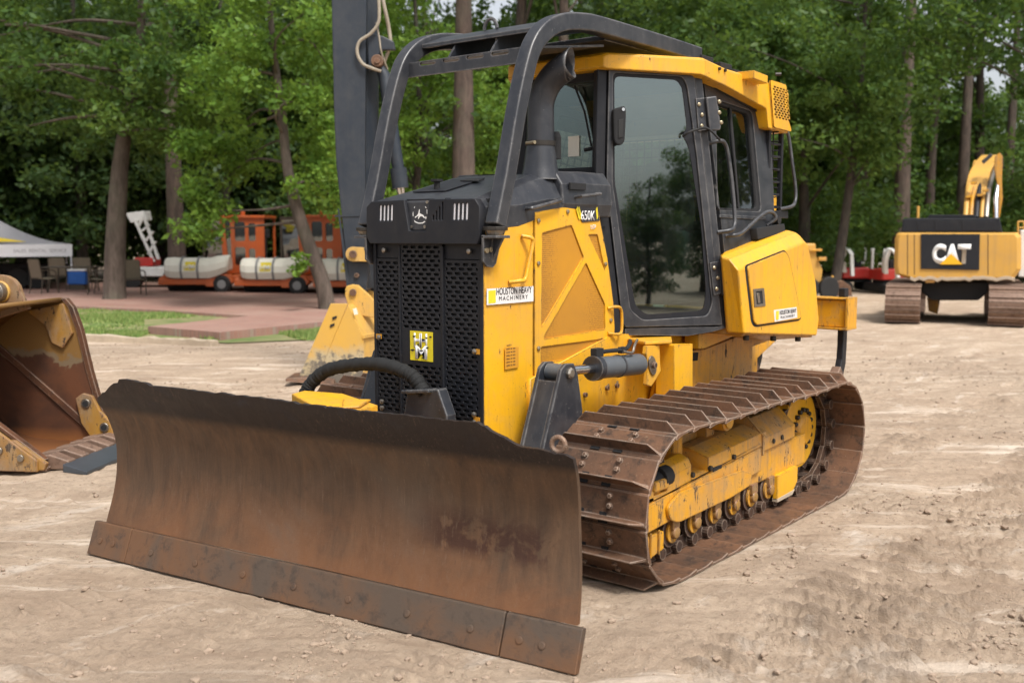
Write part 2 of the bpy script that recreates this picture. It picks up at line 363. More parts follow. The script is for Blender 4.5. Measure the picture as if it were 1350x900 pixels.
def text(name, body, o, u, v, height, mat, parent=None, width=None, shear=0, weight=0, depth=.001, gap=1):
    cu = bpy.data.curves.new(name, 'FONT'); cu.body = body; cu.size = 1; cu.extrude = 0; cu.shear = shear; cu.offset = weight; cu.space_character = gap
    cu.align_x = 'LEFT'; tmp = bpy.data.objects.new('tmp', cu); col.objects.link(tmp)
    bpy.context.view_layer.update()
    me = bpy.data.meshes.new_from_object(tmp.evaluated_get(bpy.context.evaluated_depsgraph_get()))
    bpy.data.objects.remove(tmp); bpy.data.curves.remove(cu)
    xs = [q.co.x for q in me.vertices]; ys = [q.co.y for q in me.vertices]
    x0, x1, y0, y1 = min(xs), max(xs), min(ys), max(ys); sy = height/(y1-y0); sx = sy if width is None else width/(x1-x0)
    u = Vector(u).normalized(); v = Vector(v).normalized(); o = Vector(o); n = u.cross(v)
    for q in me.vertices: q.co = o+u*((q.co.x-x0)*sx)+v*((q.co.y-y0)*sy)
    me.materials.clear(); me.materials.append(mat); me.name = name
    t = link(bpy.data.objects.new(name, me), parent)
    sm = t.modifiers.new('solid', 'SOLIDIFY'); sm.thickness = depth; sm.offset = 0
    return t
def thing(name, label, cat, loc=(0, 0, 0), group=None, rz=0):
    o = bpy.data.objects.new(name, None); o.empty_display_size = .3; link(o); o.location = loc; o.rotation_euler = (0, 0, rz); tag(o, label, cat, group); return o
def tag(o, label=None, cat=None, group=None, kind=None):
    if label: o['label'] = label
    if cat: o['category'] = cat
    if group: o['group'] = group
    if kind: o['kind'] = kind
    return o
def copy_tree(o, parent=None):
    c = o.copy(); col.objects.link(c)
    if parent is not None: c.parent = parent
    for ch in list(o.children): copy_tree(ch, c)
    return c

LROT = math.atan2(RIGHT.y, RIGHT.x)      # turns local x to the photographer's right, local y straight ahead

# ------------------------------------------------------------------ THE BULLDOZER
DZ = thing('bulldozer', 'big yellow crawler bulldozer with closed cab and wide rusty front blade, in the middle', 'bulldozer')
# ---- blade
BA = onZ(115, 728); BB = onZ(759, 888); BU = (BB-BA).normalized(); BL = (BB-BA).length; BN = Vector((BU.y, -BU.x, 0))
def bp(s, t, z): return BA+BU*s+BN*t+Vector((0, 0, z))
prof = [(-.070, .165), (-.098, .25), (-.126, .36), (-.140, .47), (-.142, .58), (-.124, .67), (-.088, .76), (-.040, .835), (.000, .90), (.032, .975)]
pp = smooth_path([(a, 0, b) for a, b in prof], 3)
pl_ = [0]
for i in range(1, len(pp)): pl_.append(pl_[-1]+(pp[i]-pp[i-1]).length)
def prof_at(z):
    if z <= pp[0].z: return pp[0].x
    for i in range(len(pp)-1):
        if pp[i].z <= z <= pp[i+1].z+1e-9:
            k = (z-pp[i].z)/(pp[i+1].z-pp[i].z); return pp[i].x+(pp[i+1].x-pp[i].x)*k
    return pp[-1].x
tops = [(.08, .822), (.10, .845), (.165, .880), (.19, .882), (.26, .925), (.355, .968), (.40, .974), (.56, .962), (.575, .952), (1.1, .957), (1.72, .950), (1.735, .943), (1.75, .951), (2.40, .949), (2.53, .955), (2.565, .940), (2.60, .915), (2.65, .898), (2.69, .875), (2.76, .862), (2.80, .868), (2.86, .852), (2.90, .856), (2.935, .840)]
def ztop(s):
    for (a, za), (b, zb) in zip(tops, tops[1:]):
        if a <= s <= b: return za+(zb-za)*(s-a)/(b-a)
    return tops[-1][1]
def moldboard():
    S = sorted(set([round(.08+2.855*i/90, 4) for i in range(91)]+[a for a, _ in tops])); nz = 30; vs = []; fs = []; r = random.Random(3)
    for s in S:
        zt = ztop(s)+r.uniform(-.0035, .0030)-(.007 if r.random() < .06 else 0)
        sb = s
        for j in range(nz+1):
            z = .165+(zt-.165)*j/nz; t = prof_at(z)
            dent = .004*math.sin(s*3.1+z*2)+.003*math.sin(s*7.3+1)*z
            s2 = sb
            if s < .3: s2 = sb + .03*(.3-s)/.22*math.sin(max(0, min(1, (z-.2)/.6))*math.pi)*0.6
            if s > 2.6: s2 -= (s-2.6)/.335*np.interp(z, [.165, .336, .45, .556, .68, .80, .90], [-.008, .010, .022, .030, .022, .006, -.006])
            vs.append(bp(s2, t+dent, z))
    nf = len(vs); vs += [v-BN*.022+Vector((0, 0, .0)) for v in vs]; m_ = nz+1
    for i in range(len(S)-1):
        for j in range(nz):
            a = i*m_+j; fs.append((a, a+1, a+m_+1, a+m_)); b_ = a+nf; fs.append((b_, b_+m_, b_+m_+1, b_+1))
        a = i*m_; fs.append((a, a+m_, a+m_+nf, a+nf)); a = i*m_+nz; fs.append((a, a+nf, a+nf+m_, a+m_))
    for j in range(nz):
        fs.append((j, j+nf, j+nf+1, j+1)); a = (len(S)-1)*m_+j; fs.append((a, a+1, a+1+nf, a+nf))
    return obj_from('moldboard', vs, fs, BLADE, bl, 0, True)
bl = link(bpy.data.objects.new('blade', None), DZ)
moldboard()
def edge_piece(s0, s1, name):
    q = []; r = random.Random(int(s0*100)); n = max(3, int((s1-s0)/.06))
    rr = []
    for i in range(n+1):
        s = s0+(s1-s0)*i/n; zb = -.004+r.uniform(-.0012, .0012)
        rr.append([bp(s, .004, zb), bp(s, -.056, .160), bp(s, -.066, .163), bp(s, -.092, .155), bp(s, -.03, -.01)])
    o = MB().rings(rr).build(name, EDGE, bl, .004)
    b = MB()
    nn = Vector((BN.x, BN.y, .38)).normalized()
    for s in ([s0+.08+i*.105 for i in range(2)] if s1-s0 < .5 else [s0+.18+i*.33 for i in range(7)]):
        c = bp(s, -.0225, .072); b.tube([c-nn*.01, c+nn*.0025, c+nn*.004], [.0165, .0165, .012], 14)
    b.build('edge_bolt', EDGE, o)
    return o
edge_piece(0.0, .302, 'end_bit'); edge_piece(.306, 2.618, 'cutting_edge'); edge_piece(2.624, BL, 'end_bit')
b = MB()
for s in (.25, 2.75):
    b.prism([bp(s, prof_at(z)-.026, z) for z in (.19, .3, .45, .6, .70)]+[bp(s, -.22, .6), bp(s, -.22, .25)], BU*.025)
b.bar([bp(.2, -.20, .25), bp(2.80, -.20, .25)], BN*.04, Vector((0, 0, .05)))
b.bar([bp(.6, -.17, .85), bp(2.4, -.17, .85)], BN*.03, Vector((0, 0, .04)))
b.build('blade_back_frame', SHOE, bl, .004)
# loop welded behind the blade's near corner
c = bp(2.86, -.06, .885); b = MB(); b.tube([c+BU*(.03*math.cos(a))+Vector((0, 0, .03*math.sin(a))) for a in [i*math.pi/8 for i in range(17)]], .010, 8)
b.build('blade_eye', SHOE, bl, 0, True)
# ---- push frame
b = MB()
for y in (-.42, .42): b.bar([(-.2, y, .42), (1.6, y, .40), (2.05, y*.45, .42)], Vector((0, .06, 0)), Vector((0, 0, .10)))
b.bar([(1.75, -.45, .42), (1.75, .45, .42)], Vector((.09, 0, 0)), Vector((0, 0, .11)))
b.bar([(1.8, 0, .42), (2.18, -.0, .42)], Vector((0, .12, 0)), Vector((0, 0, .12)))
b.build('push_frame', YELW, DZ, .008)
b = MB()   # yellow boxed head of the frame, seen over the blade
b.prism([(1.86, -.64, .79), (1.98, -.60, .79), (2.24, -.06, .79), (2.16, .06, .79), (1.95, .02, .79), (1.80, -.40, .79)], (0, 0, .075))
b.prism([(1.98, -.20, .866), (2.15, -.02, .866), (2.08, .03, .866), (1.90, -.08, .866)], (0, 0, .012))
b.bar([(2.0, -.1, .45), (2.0, -.1, .80)], Vector((.12, 0, 0)), Vector((0, .15, 0)))
b.build('frame_head', YEL, DZ, .006)
# angle cylinders between the push frame and blade
for s in (-1, 1):
    b = MB(); b.cyl((1.45, .50*s, .48), (1.85, .60*s, .5), .05); b.cyl((1.85, .60*s, .5), (2.10, .66*s, .5), .025); b.build('angle_cylinder', GRY, DZ, 0, True)
# hose in a fabric sleeve arching in front of the radiator
hp = smooth_path([onX(402, 519, 1.82), onX(412, 503, 1.80), onX(432, 488, 1.78), onX(465, 481, 1.76), onX(500, 480, 1.74), onX(530, 488, 1.72), onX(548, 500, 1.70), onX(560, 520, 1.69)], 14)
b = MB(); b.tube(hp, [.036+.0018*math.sin(i*.9)+.0020*math.sin(i*2.3+1) for i in range(len(hp))], 14); b.build('hose_sleeve', HOSE, DZ, 0, True)
b = MB(); b.prism([onX(537, 514, 1.72), onX(577, 513, 1.72), onX(589, 548, 1.72), onX(589, 575, 1.72), onX(532, 575, 1.72), onX(532, 548, 1.72)], (-.07, 0, 0))
b.prism([onX(541, 512, 1.68), onX(577, 511, 1.68), onX(577, 516, 1.68), onX(541, 517, 1.68)], (.07, 0, 0))
b.build('hose_bracket', GRY, DZ, .006)

# ---- main frame, belly and yellow structure under the cab
b = MB(); b.box((-.1, 0, .72), (3.0, .76, .62)); b.build('main_frame', YELW, DZ, .02)
b = MB(); b.box((.98, 0, 1.2), (1.1, .70, 1.1)); b.build('engine_block', DARK, DZ)

# ---- radiator guard
gx = 1.57
b = MB(); b.box((1.535, 0, 1.20), (.04, .765, .97)); b.build('radiator', DARK, DZ)
PG = Plane((gx, -.39), (gx, .39)); PG.n = Vector((1, 0, 0))
def gu(y): return y+.39
def slot(cu_, cz, wv, hv): return [(cu_-wv, cz), (cu_-wv*.72, cz-hv), (cu_+wv*.72, cz-hv), (cu_+wv, cz), (cu_+wv*.72, cz+hv), (cu_-wv*.72, cz+hv)]
def slots(y0, y1, z0, z1, skip=None, pitch=.0545, rowp=.0232, wv=.0215, hv=.0072):
    hs = []; k = 0; z = z1-.012
    while z > z0+.01:
        n = int((y1-y0)/pitch); off = (y1-y0-n*pitch)/2
        if k % 2 == 0: cs = [y0+off+pitch*(i+.5) for i in range(n)]
        else: cs = [y0+off+pitch*(i+1) for i in range(n-1)]
        for c_ in cs:
            if skip and skip(c_, z): continue
            hs.append(slot(gu(c_), z, wv, hv))
        if k % 2:
            for c_ in (y0+off+.008, y1-off-.008):
                if not (skip and skip(c_, z)): hs.append(slot(gu(c_), z, .008, hv))
        z -= rowp; k += 1
    return hs
GP = link(bpy.data.objects.new('radiator_guard', None), DZ)
sk = lambda y, z: 1.03 < z < 1.215
plate('grille_panel', [(gu(-.375), .72), (gu(-.19), .72), (gu(-.19), 1.575), (gu(-.375), 1.575)], slots(-.368, -.195, .74, 1.565), PG, 0, .012, GRYD, GP)
plate('grille_panel', [(gu(-.187), .72), (gu(.115), .72), (gu(.115), 1.66), (gu(-.187), 1.66)], slots(-.175, .103, .74, 1.65, sk), PG, .006, .012, GRYD, GP)
plate('grille_panel', [(gu(.118), .72), (gu(.365), .72), (gu(.365), 1.575), (gu(.118), 1.575)], slots(.128, .352, .74, 1.565), PG, 0, .012, GRYD, GP)
b = MB()
for y0, y1 in ((-.19, -.186), (.115, .119)): b.box((gx+.002, (y0+y1)/2, 1.18), (.02, .014, .93))
for y in (-.378, .376): b.box((gx-.010, y, 1.22), (.034, .020, 1.02))
b.box((gx-.012, -.288, 1.62), (.012, .19, .085)); b.box((gx-.012, .242, 1.62), (.012, .245, .085))
b.build('guard_frame', GRYD, GP, .003)
b = MB()
for y, z in ((-.30, 1.62), (.30, 1.62), (-.345, 1.15), (.335, 1.12), (-.33, .80), (.33, .80), (-.33, .765), (.33, .76), (.13, .83)):
    b.tube([(gx+.006, y, z), (gx+.016, y, z), (gx+.020, y, z)], [.014, .014, .008], 10)
b.build('guard_bolt', STL, GP, 0, True)
b = MB()
for y, z in ((-.35, 1.155), (.345, 1.12), (.345, .775)): b.box((gx+.008, y, z), (.004, .04, .026))
b.build('caution_tag', LBLO, GP)
# orange lattice seen through the top rows of the middle screen
b = MB(); b.box((gx-.02, 0, 1.615), (.006, .22, .05)); b.build('orange_backing', LBLO, GP)
# sticker with the dealer's monogram
def quad_on(pl, u0, z0, u1, z1, off, name, mat, parent, dz=0):
    b = MB(); b.prism([pl.pt(u0, z0, off), pl.pt(u1, z0+dz, off), pl.pt(u1, z1+dz, off), pl.pt(u0, z1, off)], pl.n*.0015); return b.build(name, mat, parent)
st = quad_on(PG, gu(-.115), 1.045, gu(.048), 1.20, .007, 'monogram_sticker', LBLY, GP)
yv = Vector((0, 1, 0)); zv = Vector((0, 0, 1))
text('monogram', 'H', (gx+.0105, -.085, 1.115), yv, zv, .075, TXTW, st, width=.05, weight=.02)
text('monogram', 'H', (gx+.0105, -.040, 1.115), yv, zv, .075, TXTW, st, width=.05, weight=.02)
text('monogram', 'M', (gx+.0110, -.075, 1.055), yv, zv, .07, TXTW, st, width=.085, weight=.03)
b = MB(); r = random.Random(5)
for i in range(9):
    y = r.uniform(-.105, .04); z = r.uniform(1.06, 1.19); a = r.uniform(0, 3)
    b.prism([(gx+.0118, y+math.cos(a+k*1.57+r.uniform(-.3, .3))*r.uniform(.004, .02), z+math.sin(a+k*1.57)*r.uniform(.003, .01)) for k in range(4)], (.0006, 0, 0))
b.build('peeled_patch', GRYD, st)

# ---- dark front shroud with the lamps
SH = link(bpy.data.objects.new('hood_nose', None), DZ)
PG2 = Plane((gx+.03, -.39), (gx+.03, .39)); PG2.n = Vector((1, 0, 0))
lampL = []; lampR = []; vents = []
for i in range(4):
    for lst, y0 in ((lampL, -.300), (lampR, .222)):
        u = gu(y0+i*.0235+(i*.004)); z0, z1 = 1.772, 1.862
        lst.append([(u, z0+.008), (u+.007, z0), (u+.014, z0+.008), (u+.017, z1-.01), (u+.010, z1), (u+.003, z1-.01)])
for i in range(5):
    u = gu(.082+i*.021); zt_ = 1.80+.0215*i; vents.append([(u, 1.775), (u+.009, 1.775), (u+.012, zt_), (u+.003, zt_)])
outer = [(gu(-.375), 1.655), (gu(.378), 1.655), (gu(.395), 1.70), (gu(.395), 1.84), (gu(.365), 1.888), (gu(.05), 1.892), (gu(-.36), 1.885), (gu(-.398), 1.85), (gu(-.40), 1.69)]
rec = [(gu(-.115), 1.889), (gu(-.085), 1.735), (gu(.030), 1.735), (gu(.052), 1.889)]
plate('nose_plate', [(gu(-.375), 1.655), (gu(.378), 1.655), (gu(.395), 1.70), (gu(.395), 1.84), (gu(.365), 1.878), (gu(.062), 1.882), (gu(.034), 1.722), (gu(-.085), 1.722), (gu(-.118), 1.882), (gu(-.36), 1.878), (gu(-.398), 1.85), (gu(-.40), 1.69)], lampL+lampR+vents, PG2, .012, .05, GRYD, SH, .004)
plate('nose_recess', [(gu(-.12), 1.70), (gu(.07), 1.70), (gu(.07), 1.885), (gu(-.12), 1.885)], [], PG2, -.012, .02, GRYD, SH)
b = MB()
for y in (-.255, .268): b.box((gx+.033, y, 1.817), (.006, .105, .10))
b.build('headlight', LAMP, SH)
b = MB(); b.box((gx-.03, .13, 1.82), (.01, .13, .12)); b.box((gx-.05, 0, 1.77), (.02, .76, .22)); b.build('nose_lining', DARK, SH)
# worn chrome emblem: a leaping deer inside a rounded frame
b = MB(); ex = gx+.020
def epoly(pts, c0=(-.030, 1.772), k=.115):
    b.prism([(ex, c0[0]-.045+x*k, c0[1]-.015+z*k) for x, z in pts], (.003, 0, 0))
epoly([(.10, .18), (.14, .08), (.35, .02), (.62, .02), (.80, .10), (.74, .13), (.6, .06), (.36, .06), (.18, .12)])
epoly([(.02, .35), (.05, .35), (.05, .55), (.02, .52)]); epoly([(.82, .20), (.88, .30), (.80, .34), (.78, .26)]); epoly([(.88, .45), (.91, .45), (.91, .62), (.88, .64)])
epoly([(.15, .33), (.25, .36), (.36, .47), (.42, .66), (.45, .64), (.44, .48), (.52, .45), (.66, .40), (.78, .26), (.72, .26), (.60, .34), (.48, .34), (.36, .22), (.34, .27), (.40, .36), (.30, .34), (.16, .26)])
epoly([(.12, .70), (.16, .78), (.14, .79), (.10, .72)]); epoly([(.78, .74), (.84, .70), (.86, .72), (.79, .78)])
b.build('emblem', TXTW, SH)
b = MB()
for y, z in ((-.083, 1.743), (.012, 1.743), (.030, 1.868)): b.tube([(ex-.01, y, z), (ex+.006, y, z)], .0085, 10)
b.build('emblem_bolt', STL, SH, 0, True)

# ---- hood
HD = link(bpy.data.objects.new('hood', None), DZ)
def hood_ring(x, zt, hw, zs, sh):       # flat top, sloping shoulders, vertical flank
    return [(x, -hw, zs), (x, -hw, zt-sh*1.2), (x, -hw+sh*.55, zt-sh*.25), (x, -hw+sh*1.15, zt), (x, hw-sh*1.15, zt), (x, hw-sh*.55, zt-sh*.25), (x, hw, zt-sh*1.2), (x, hw, zs)]
b = MB(); b.rings([hood_ring(1.592, 1.878, .385, 1.72, .035), hood_ring(1.55, 1.892, .392, 1.72, .045), hood_ring(1.30, 1.955, .396, 1.74, .085), hood_ring(1.05, 2.022, .398, 1.80, .11), hood_ring(.93, 2.038, .400, 1.82, .12), hood_ring(.44, 2.038, .400, 1.80, .12)])
b.build('hood_shell', GRY, HD, .012, False, 3)
b = MB()      # raised lid, cap and plate on the hood top
def ht(x, y, o=0): 
    z = 1.892+(1.55-x)*.26 if x > 1.0 else 2.038
    return Vector((x, y, z+o))
b.prism([ht(1.42, -.24, .002), ht(1.42, .0, .002), ht(1.12, .02, .002), ht(1.12, -.22, .002)], (0, 0, .006))
b.build('hood_lid', GRYD, HD, .002)
b = MB(); b.tube([ht(1.36, -.115, 0), ht(1.36, -.115, .045)], .017, 10); b.box(ht(1.36, -.115, .050), (.05, .045, .014)); b.build('radiator_cap', DARK, HD, .002)
b = MB(); b.prism([ht(1.20, -.09, .010), ht(1.23, .06, .010), ht(1.19, .07, .010), ht(1.16, -.08, .010)], (0, 0, .005)); b.build('lid_latch', DARK, HD)
b = MB(); b.box((.72, -.05, 2.041), (.40, .42, .006)); b.build('hood_rear_lid', GRYD, HD, .002)
# cowl between hood and cab, with its vent and grab handle
for s in (1, -1):
    b = MB(); b.rings([[(x, s*.20, 1.80), (x, s*(hw-.02), 1.80), (x, s*hw, 1.87), (x, s*(hw-.01), zt-.07), (x, s*(hw-.06), zt), (x, s*.20, zt)] for x, hw, zt in ((.93, .408, 2.045), (.70, .415, 2.052), (.46, .42, 2.052))])
    b.build('cowl', GRY, HD, .01)
    b = MB(); b.box((.80, s*.412, 1.965), (.15, .012, .035)); b.build('cowl_vent', DARK, HD)
    b = MB(); b.tube(smooth_path([(1.24, s*.395, 1.835), (1.24, s*.43, 1.838), (1.20, s*.435, 1.845), (.99, s*.435, 1.885), (.97, s*.40, 1.89)], 4), .010, 8); b.build('hood_handle', GRY, HD, 0, True)
    b = MB(); b.tube([(.82, s*.405, 1.905), (.82, s*.45, 1.91), (.63, s*.45, 1.93), (.62, s*.41, 1.93)], .009, 8); b.build('cowl_handle', GRY, HD, 0, True)

# ---- engine side enclosure (flared plates)
def poly(pl, pts, r=0): 
    q = [pl.uv(*p) for p in pts]; return round_poly(q, r) if r else q
for side in (1, -1):
    parts = []
    SE = link(bpy.data.objects.new('side_enclosure', None), DZ)
    fp = plate('front_side_plate', [PS.uv(638, 285), PS.uv(668, 292), PS.uv(703, 280.5), (PS.uv(703, 300)[0], .60), (PS.uv(638, 285)[0], .60)], [], PS, 0, .012, YEL, SE, .003); parts.append(fp)
    mo = [(704.5, 280), (757, 270.5), (786, 268), (800, 340), (808, 400), (809.5, 430)]
    mo = [PS.uv(*p) for p in mo]; mo += [(mo[-1][0], .98), (PS.uv(800, 520)[0], .62), (PS.uv(704.5, 300)[0], .60)]
    h1 = poly(PS, [(714, 307), (753, 296.5), (769, 339), (713, 432)], .012); h2 = poly(PS, [(772, 346), (797, 401), (797, 434), (716.5, 447), (716.5, 443)], .012)
    h3 = poly(PS, [(712.5, 457), (797, 446), (791, 466), (712.5, 479)], .012); h4 = poly(PS, [(775, 309), (787, 309), (797, 357)], .008)
    mp = plate('mesh_door', mo, [h1, h2, h3, h4], PS, .004, .012, YEL, SE, .003); parts.append(mp)
    big = [PS.uv(*p) for p in ((708, 296), (790, 290), (806, 400), (800, 470), (708, 484))]
    parts.append(plate('mesh_screen', big, [], PS, -.004, .003, YMESH, SE))
    b = MB()
    for px, py in ((708.5, 291), (708.5, 347), (708.5, 459), (747, 279), (804, 422), (797, 348), (800, 508), (812, 504)):
        c = PS.hit(px, py)+PS.n*.004; b.tube([c, c+PS.n*.008, c+PS.n*.011], [.012, .012, .006], 10)
    parts.append(b.build('panel_bolt', BOLT, mp, 0, True))
    hz = [(686, 311), (692, 314), (693, 322), (687, 352), (683, 368), (676, 370), (670, 372)]
    for nm, pts in (('grab_handle', hz),):
        pth = [PS.hit(*pts[0])+PS.n*.006]+[PS.hit(*p)+PS.n*.045 for p in pts[1:-1]]+[PS.hit(*pts[-1])+PS.n*.006]
        b = MB(); b.tube(smooth_path(pth, 4), .011, 10); parts.append(b.build(nm, YEL, fp, 0, True))
    pts = [(800, 406), (808, 404), (812, 412), (812, 434), (808, 440), (800, 439)]
    pth = [PS.hit(*pts[0])+PS.n*.006]+[PS.hit(*p)+PS.n*.04 for p in pts[1:-1]]+[PS.hit(*pts[-1])+PS.n*.006]
    b = MB(); b.tube(smooth_path(pth, 3), .009, 8); parts.append(b.build('door_handle', YEL, mp, 0, True))
    if side == -1:
        for o in list(SE.children_recursive):
            for v in o.data.vertices: v.co.y *= -1
            o.data.flip_normals()
    else:
        # decals on the visible side
        def on(px, py, off=.008): return PS.hit(px, py)+PS.n*off
        q = [on(640, 380.5), on(701.5, 377), on(701.5, 397), on(640, 402)]
        b = MB(); b.prism(q, PS.n*.0012); lab = b.build('dealer_label', LBLW, fp)
        uu = (on(701.5, 377)-on(640, 380.5)).normalized(); vv_ = Vector((0, 0, 1)); off = PS.n*.0035
        b = MB(); b.prism([on(642, 383, .0095), on(651.5, 382.3, .0095), on(651.5, 399, .0095), on(642, 400, .0095)], PS.n*.001); b.build('label_logo', LBLY, lab)
        W = (on(701.5, 377)-on(640, 380.5)).length
        t0 = on(640, 402, .0105)
        text('lettering', 'HOUSTON HEAVY', t0+uu*(W*.195)+vv_*.047, uu, vv_, .035, TXTD, lab, width=W*.76, weight=.002)
        text('lettering', 'MACHINERY', t0+uu*(W*.25)+vv_*.018, uu, vv_, .021, TXTD, lab, width=W*.62, gap=1.4)
        b = MB(); b.prism([on(664, 458), on(682, 457), on(682, 484), on(664, 487)], PS.n*.0008); wl = b.build('worn_label', LBLO, fp)
        t1 = on(664, 487, .0095)
        for i in range(7): text('small_print', ['AVISO', 'xx xxx xx', 'xxx xxxx x', 'xx xx xxxx', 'xxxx xx xx', 'xxx xx xxx', 'xx xxxx'][i] if i == 0 else 'iiiiii iii iiii', t1+uu*.012+vv_*(.118-.017*i), uu, vv_, .007 if i else .010, TXTD, wl, width=.07 if i else .04)
        b = MB(); b.prism([on(757, 270.5), on(785, 268.5), on(789, 291), on(766, 293)], PS.n*.0012); ml = b.build('model_label', TXTD, mp)
        text('lettering', '650K', on(764, 290.5, .0105), uu, vv_, .055, TXTW, ml, width=.135, weight=.012)
        b = MB()
        for px in (757.5, 759.5, 783.5): b.prism([on(px, 276, .0098), on(px+2, 272, .0098), on(px+6 if px < 780 else px+3, 286, .0098), on(px+4 if px < 780 else px+1.5, 290, .0098)], PS.n*.001)
        b.build('label_stripe', LBLY, ml)
        text('lettering', 'LGP', on(777, 302, .010), uu, vv_, .024, TXTW, mp, width=.050, weight=.006)

# ---- sweeps / forestry guard: posts, arches and roof
GD = link(bpy.data.objects.new('overhead_guard', None), DZ)
ctr = [(1.555, 1.745), (1.475, 2.0), (1.395, 2.30), (1.315, 2.54), (1.25, 2.66), (1.15, 2.745), (1.02, 2.798), (.86, 2.825), (.70, 2.835), (.27, 2.835), (-.10, 2.832), (-.45, 2.825)]
for s in (1, -1):
    path = smooth_path([(x, s*.45, z) for x, z in ctr], 5); rr = []
    for i, p in enumerate(path):
        d = (path[min(i+1, len(path)-1)]-path[max(i-1, 0)]).normalized(); nrm = Vector((-d.z, 0, d.x)); 
        hw = .040 if p.z < 2.6 else .040+.006*min(1, (p.z-2.6)/.15)
        rr.append([p+nrm*a*hw+Vector((0, 1, 0))*b_*.040 for a, b_ in ((-1,-1),(1,-1),(1,1),(-1,1))])
    MB().rings(rr).build('guard_post', GRY, GD, .010, False, 3)
    # foot: flange, pad, bracket
    b = MB(); b.tube([(1.555, s*.45, 1.722), (1.555, s*.45, 1.742)], .062, 8); b.build('post_flange', DBOLT, GD, .003)
    b = MB(); b.tube([(1.555, s*.45, 1.700), (1.555, s*.45, 1.722)], [.042, .052], 14); b.build('rubber_mount', STL, GD)
    b = MB(); b.prism([(1.61, s*.405, 1.70), (1.49, s*.405, 1.70), (1.475, s*.405, 1.66), (1.51, s*.405, 1.56), (1.535, s*.405, 1.54), (1.58, s*.405, 1.545), (1.61, s*.405, 1.57)], (0, s*.014, 0))
    b.prism([(1.50, s*.405, 1.685), (1.61, s*.405, 1.685), (1.61, s*.50, 1.685), (1.50, s*.50, 1.685)], (0, 0, .014))
    b.prism([(1.53, s*.41, 1.685), (1.53, s*.49, 1.685), (1.53, s*.41, 1.56)], (.012, 0, 0))
    b.build('mount_bracket', GRY, GD, .003)
    b = MB()
    for x, z in ((1.592, 1.625), (1.562, 1.63)): b.tube([(x, s*.418, z), (x, s*.43, z)], .013, 10)
    b.build('mount_bolt', BOLT, GD, 0, True)
# front roof cap: curved plate with a long opening, lip, and lower bar with slots
b = MB()
arc = [(1.15, 2.765), (1.08, 2.795), (1.0, 2.825), (.90, 2.848), (.75, 2.862), (.55, 2.858)]
rr = [[(x-.0, y, z-.02) for x, z in arc[::-1]]+[(x, y, z) for x, z in arc] for y in (-.41, -.2, 0, .2, .41)]
b.rings(rr); b.build('roof_cap', GRY, GD, .006)
b = MB(); b.prism([(1.155, -.41, 2.765), (1.155, -.41, 2.742), (1.135, -.41, 2.742), (1.135, -.41, 2.765)], (0, .82, 0)); b.build('cap_lip', GRY, GD, .003)
Pbar = Plane((1.262, -.43), (1.262, .43)); Pbar.n = Vector((1, 0, 0))
sl_ = [[(u, 2.625), (u+.10, 2.625), (u+.112, 2.633), (u+.10, 2.643), (u, 2.643), (u-.010, 2.633)] for u in (.11, .28, .45, .62)]
plate('lower_bar', [(0, 2.570), (.86, 2.570), (.86, 2.650), (0, 2.650)], sl_, Pbar, 0, .014, GRY, GD, .003)
b = MB(); b.prism([(1.218, -.41, 2.645), (.55, -.41, 2.745), (.55, -.41, 2.757), (1.218, -.41, 2.657)], (0, .82, 0)); b.build('roof_floor', GRY, GD)
b = MB()
for y in (-.18, .12): b.prism([(1.20, y, 2.66), (1.13, y, 2.75), (.8, y, 2.84), (.8, y, 2.72)], (0, .012, 0))
b.build('roof_rib', GRY, GD)
b = MB(); c = Vector((1.02, -.02, 2.822)); b.tube([c+Vector((.03*math.cos(a)*0, .045*math.cos(a), .055*math.sin(a))) for a in [i*math.pi/10 for i in range(11)]], .010, 8); b.build('lifting_eye', GRY, GD, 0, True)
b = MB(); b.box((.08, 0, 2.80), (.90, .80, .03)); b.build('roof_panel', GRY, GD, .004)
for s in (1, -1):
    b = MB(); b.box((-.50, s*.45, 2.795), (.16, .10, .06)); b.box((-.66, s*.50, 2.77), (.16, .10, .05)); b.box((-.90, s*.52, 2.745), (.40, .12, .035)); b.build('roof_mount', DARK, GD, .006)

# ---- air intake stack with rear-facing mouth
EX = link(bpy.data.objects.new('exhaust_stack', None), DZ)
c0 = Vector((.93, .255, 0))
b = MB(); b.tube([c0+Vector((0, 0, z)) for z in (2.00, 2.06, 2.10, 2.19)], [.112, .096, .090, .078], 24); b.build('stack_base', GRY, EX, 0, True)
b = MB(); b.tube([c0+Vector((0, 0, 2.182)), c0+Vector((0, 0, 2.208))], .083, 24); b.build('clamp', DBOLT, EX, 0, True)
b = MB(); b.tube([c0+Vector((.07, -.04, 2.195)), c0+Vector((.09, .03, 2.195))], .010, 8); b.build('clamp_bolt', BOLT, EX, 0, True)
sp_ = smooth_path([c0+Vector((0, 0, 2.19)), c0+Vector((0, 0, 2.33)), c0+Vector((0, .005, 2.42)), c0+Vector((-.01, .035, 2.50)), c0+Vector((-.02, .09, 2.56)), c0+Vector((-.04, .165, 2.605))], 5)
rr = []; seg = 24; prev = None
for i, p in enumerate(sp_):
    d = (sp_[min(i+1, len(sp_)-1)]-sp_[max(i-1, 0)]).normalized(); u = Vector((1, 0, 0)); u = (u-d*u.dot(d)).normalized(); v = d.cross(u)
    k = i/(len(sp_)-1); R1 = .074-.004*math.sin(k*3.1); ring = [p+(u*math.cos(a)+v*math.sin(a))*R1 for a in [2*math.pi*j/seg for j in range(seg)]]
    if i == len(sp_)-1: ring = [q+d*(q.z-p.z)*.75 for q in ring]
    rr.append(ring)
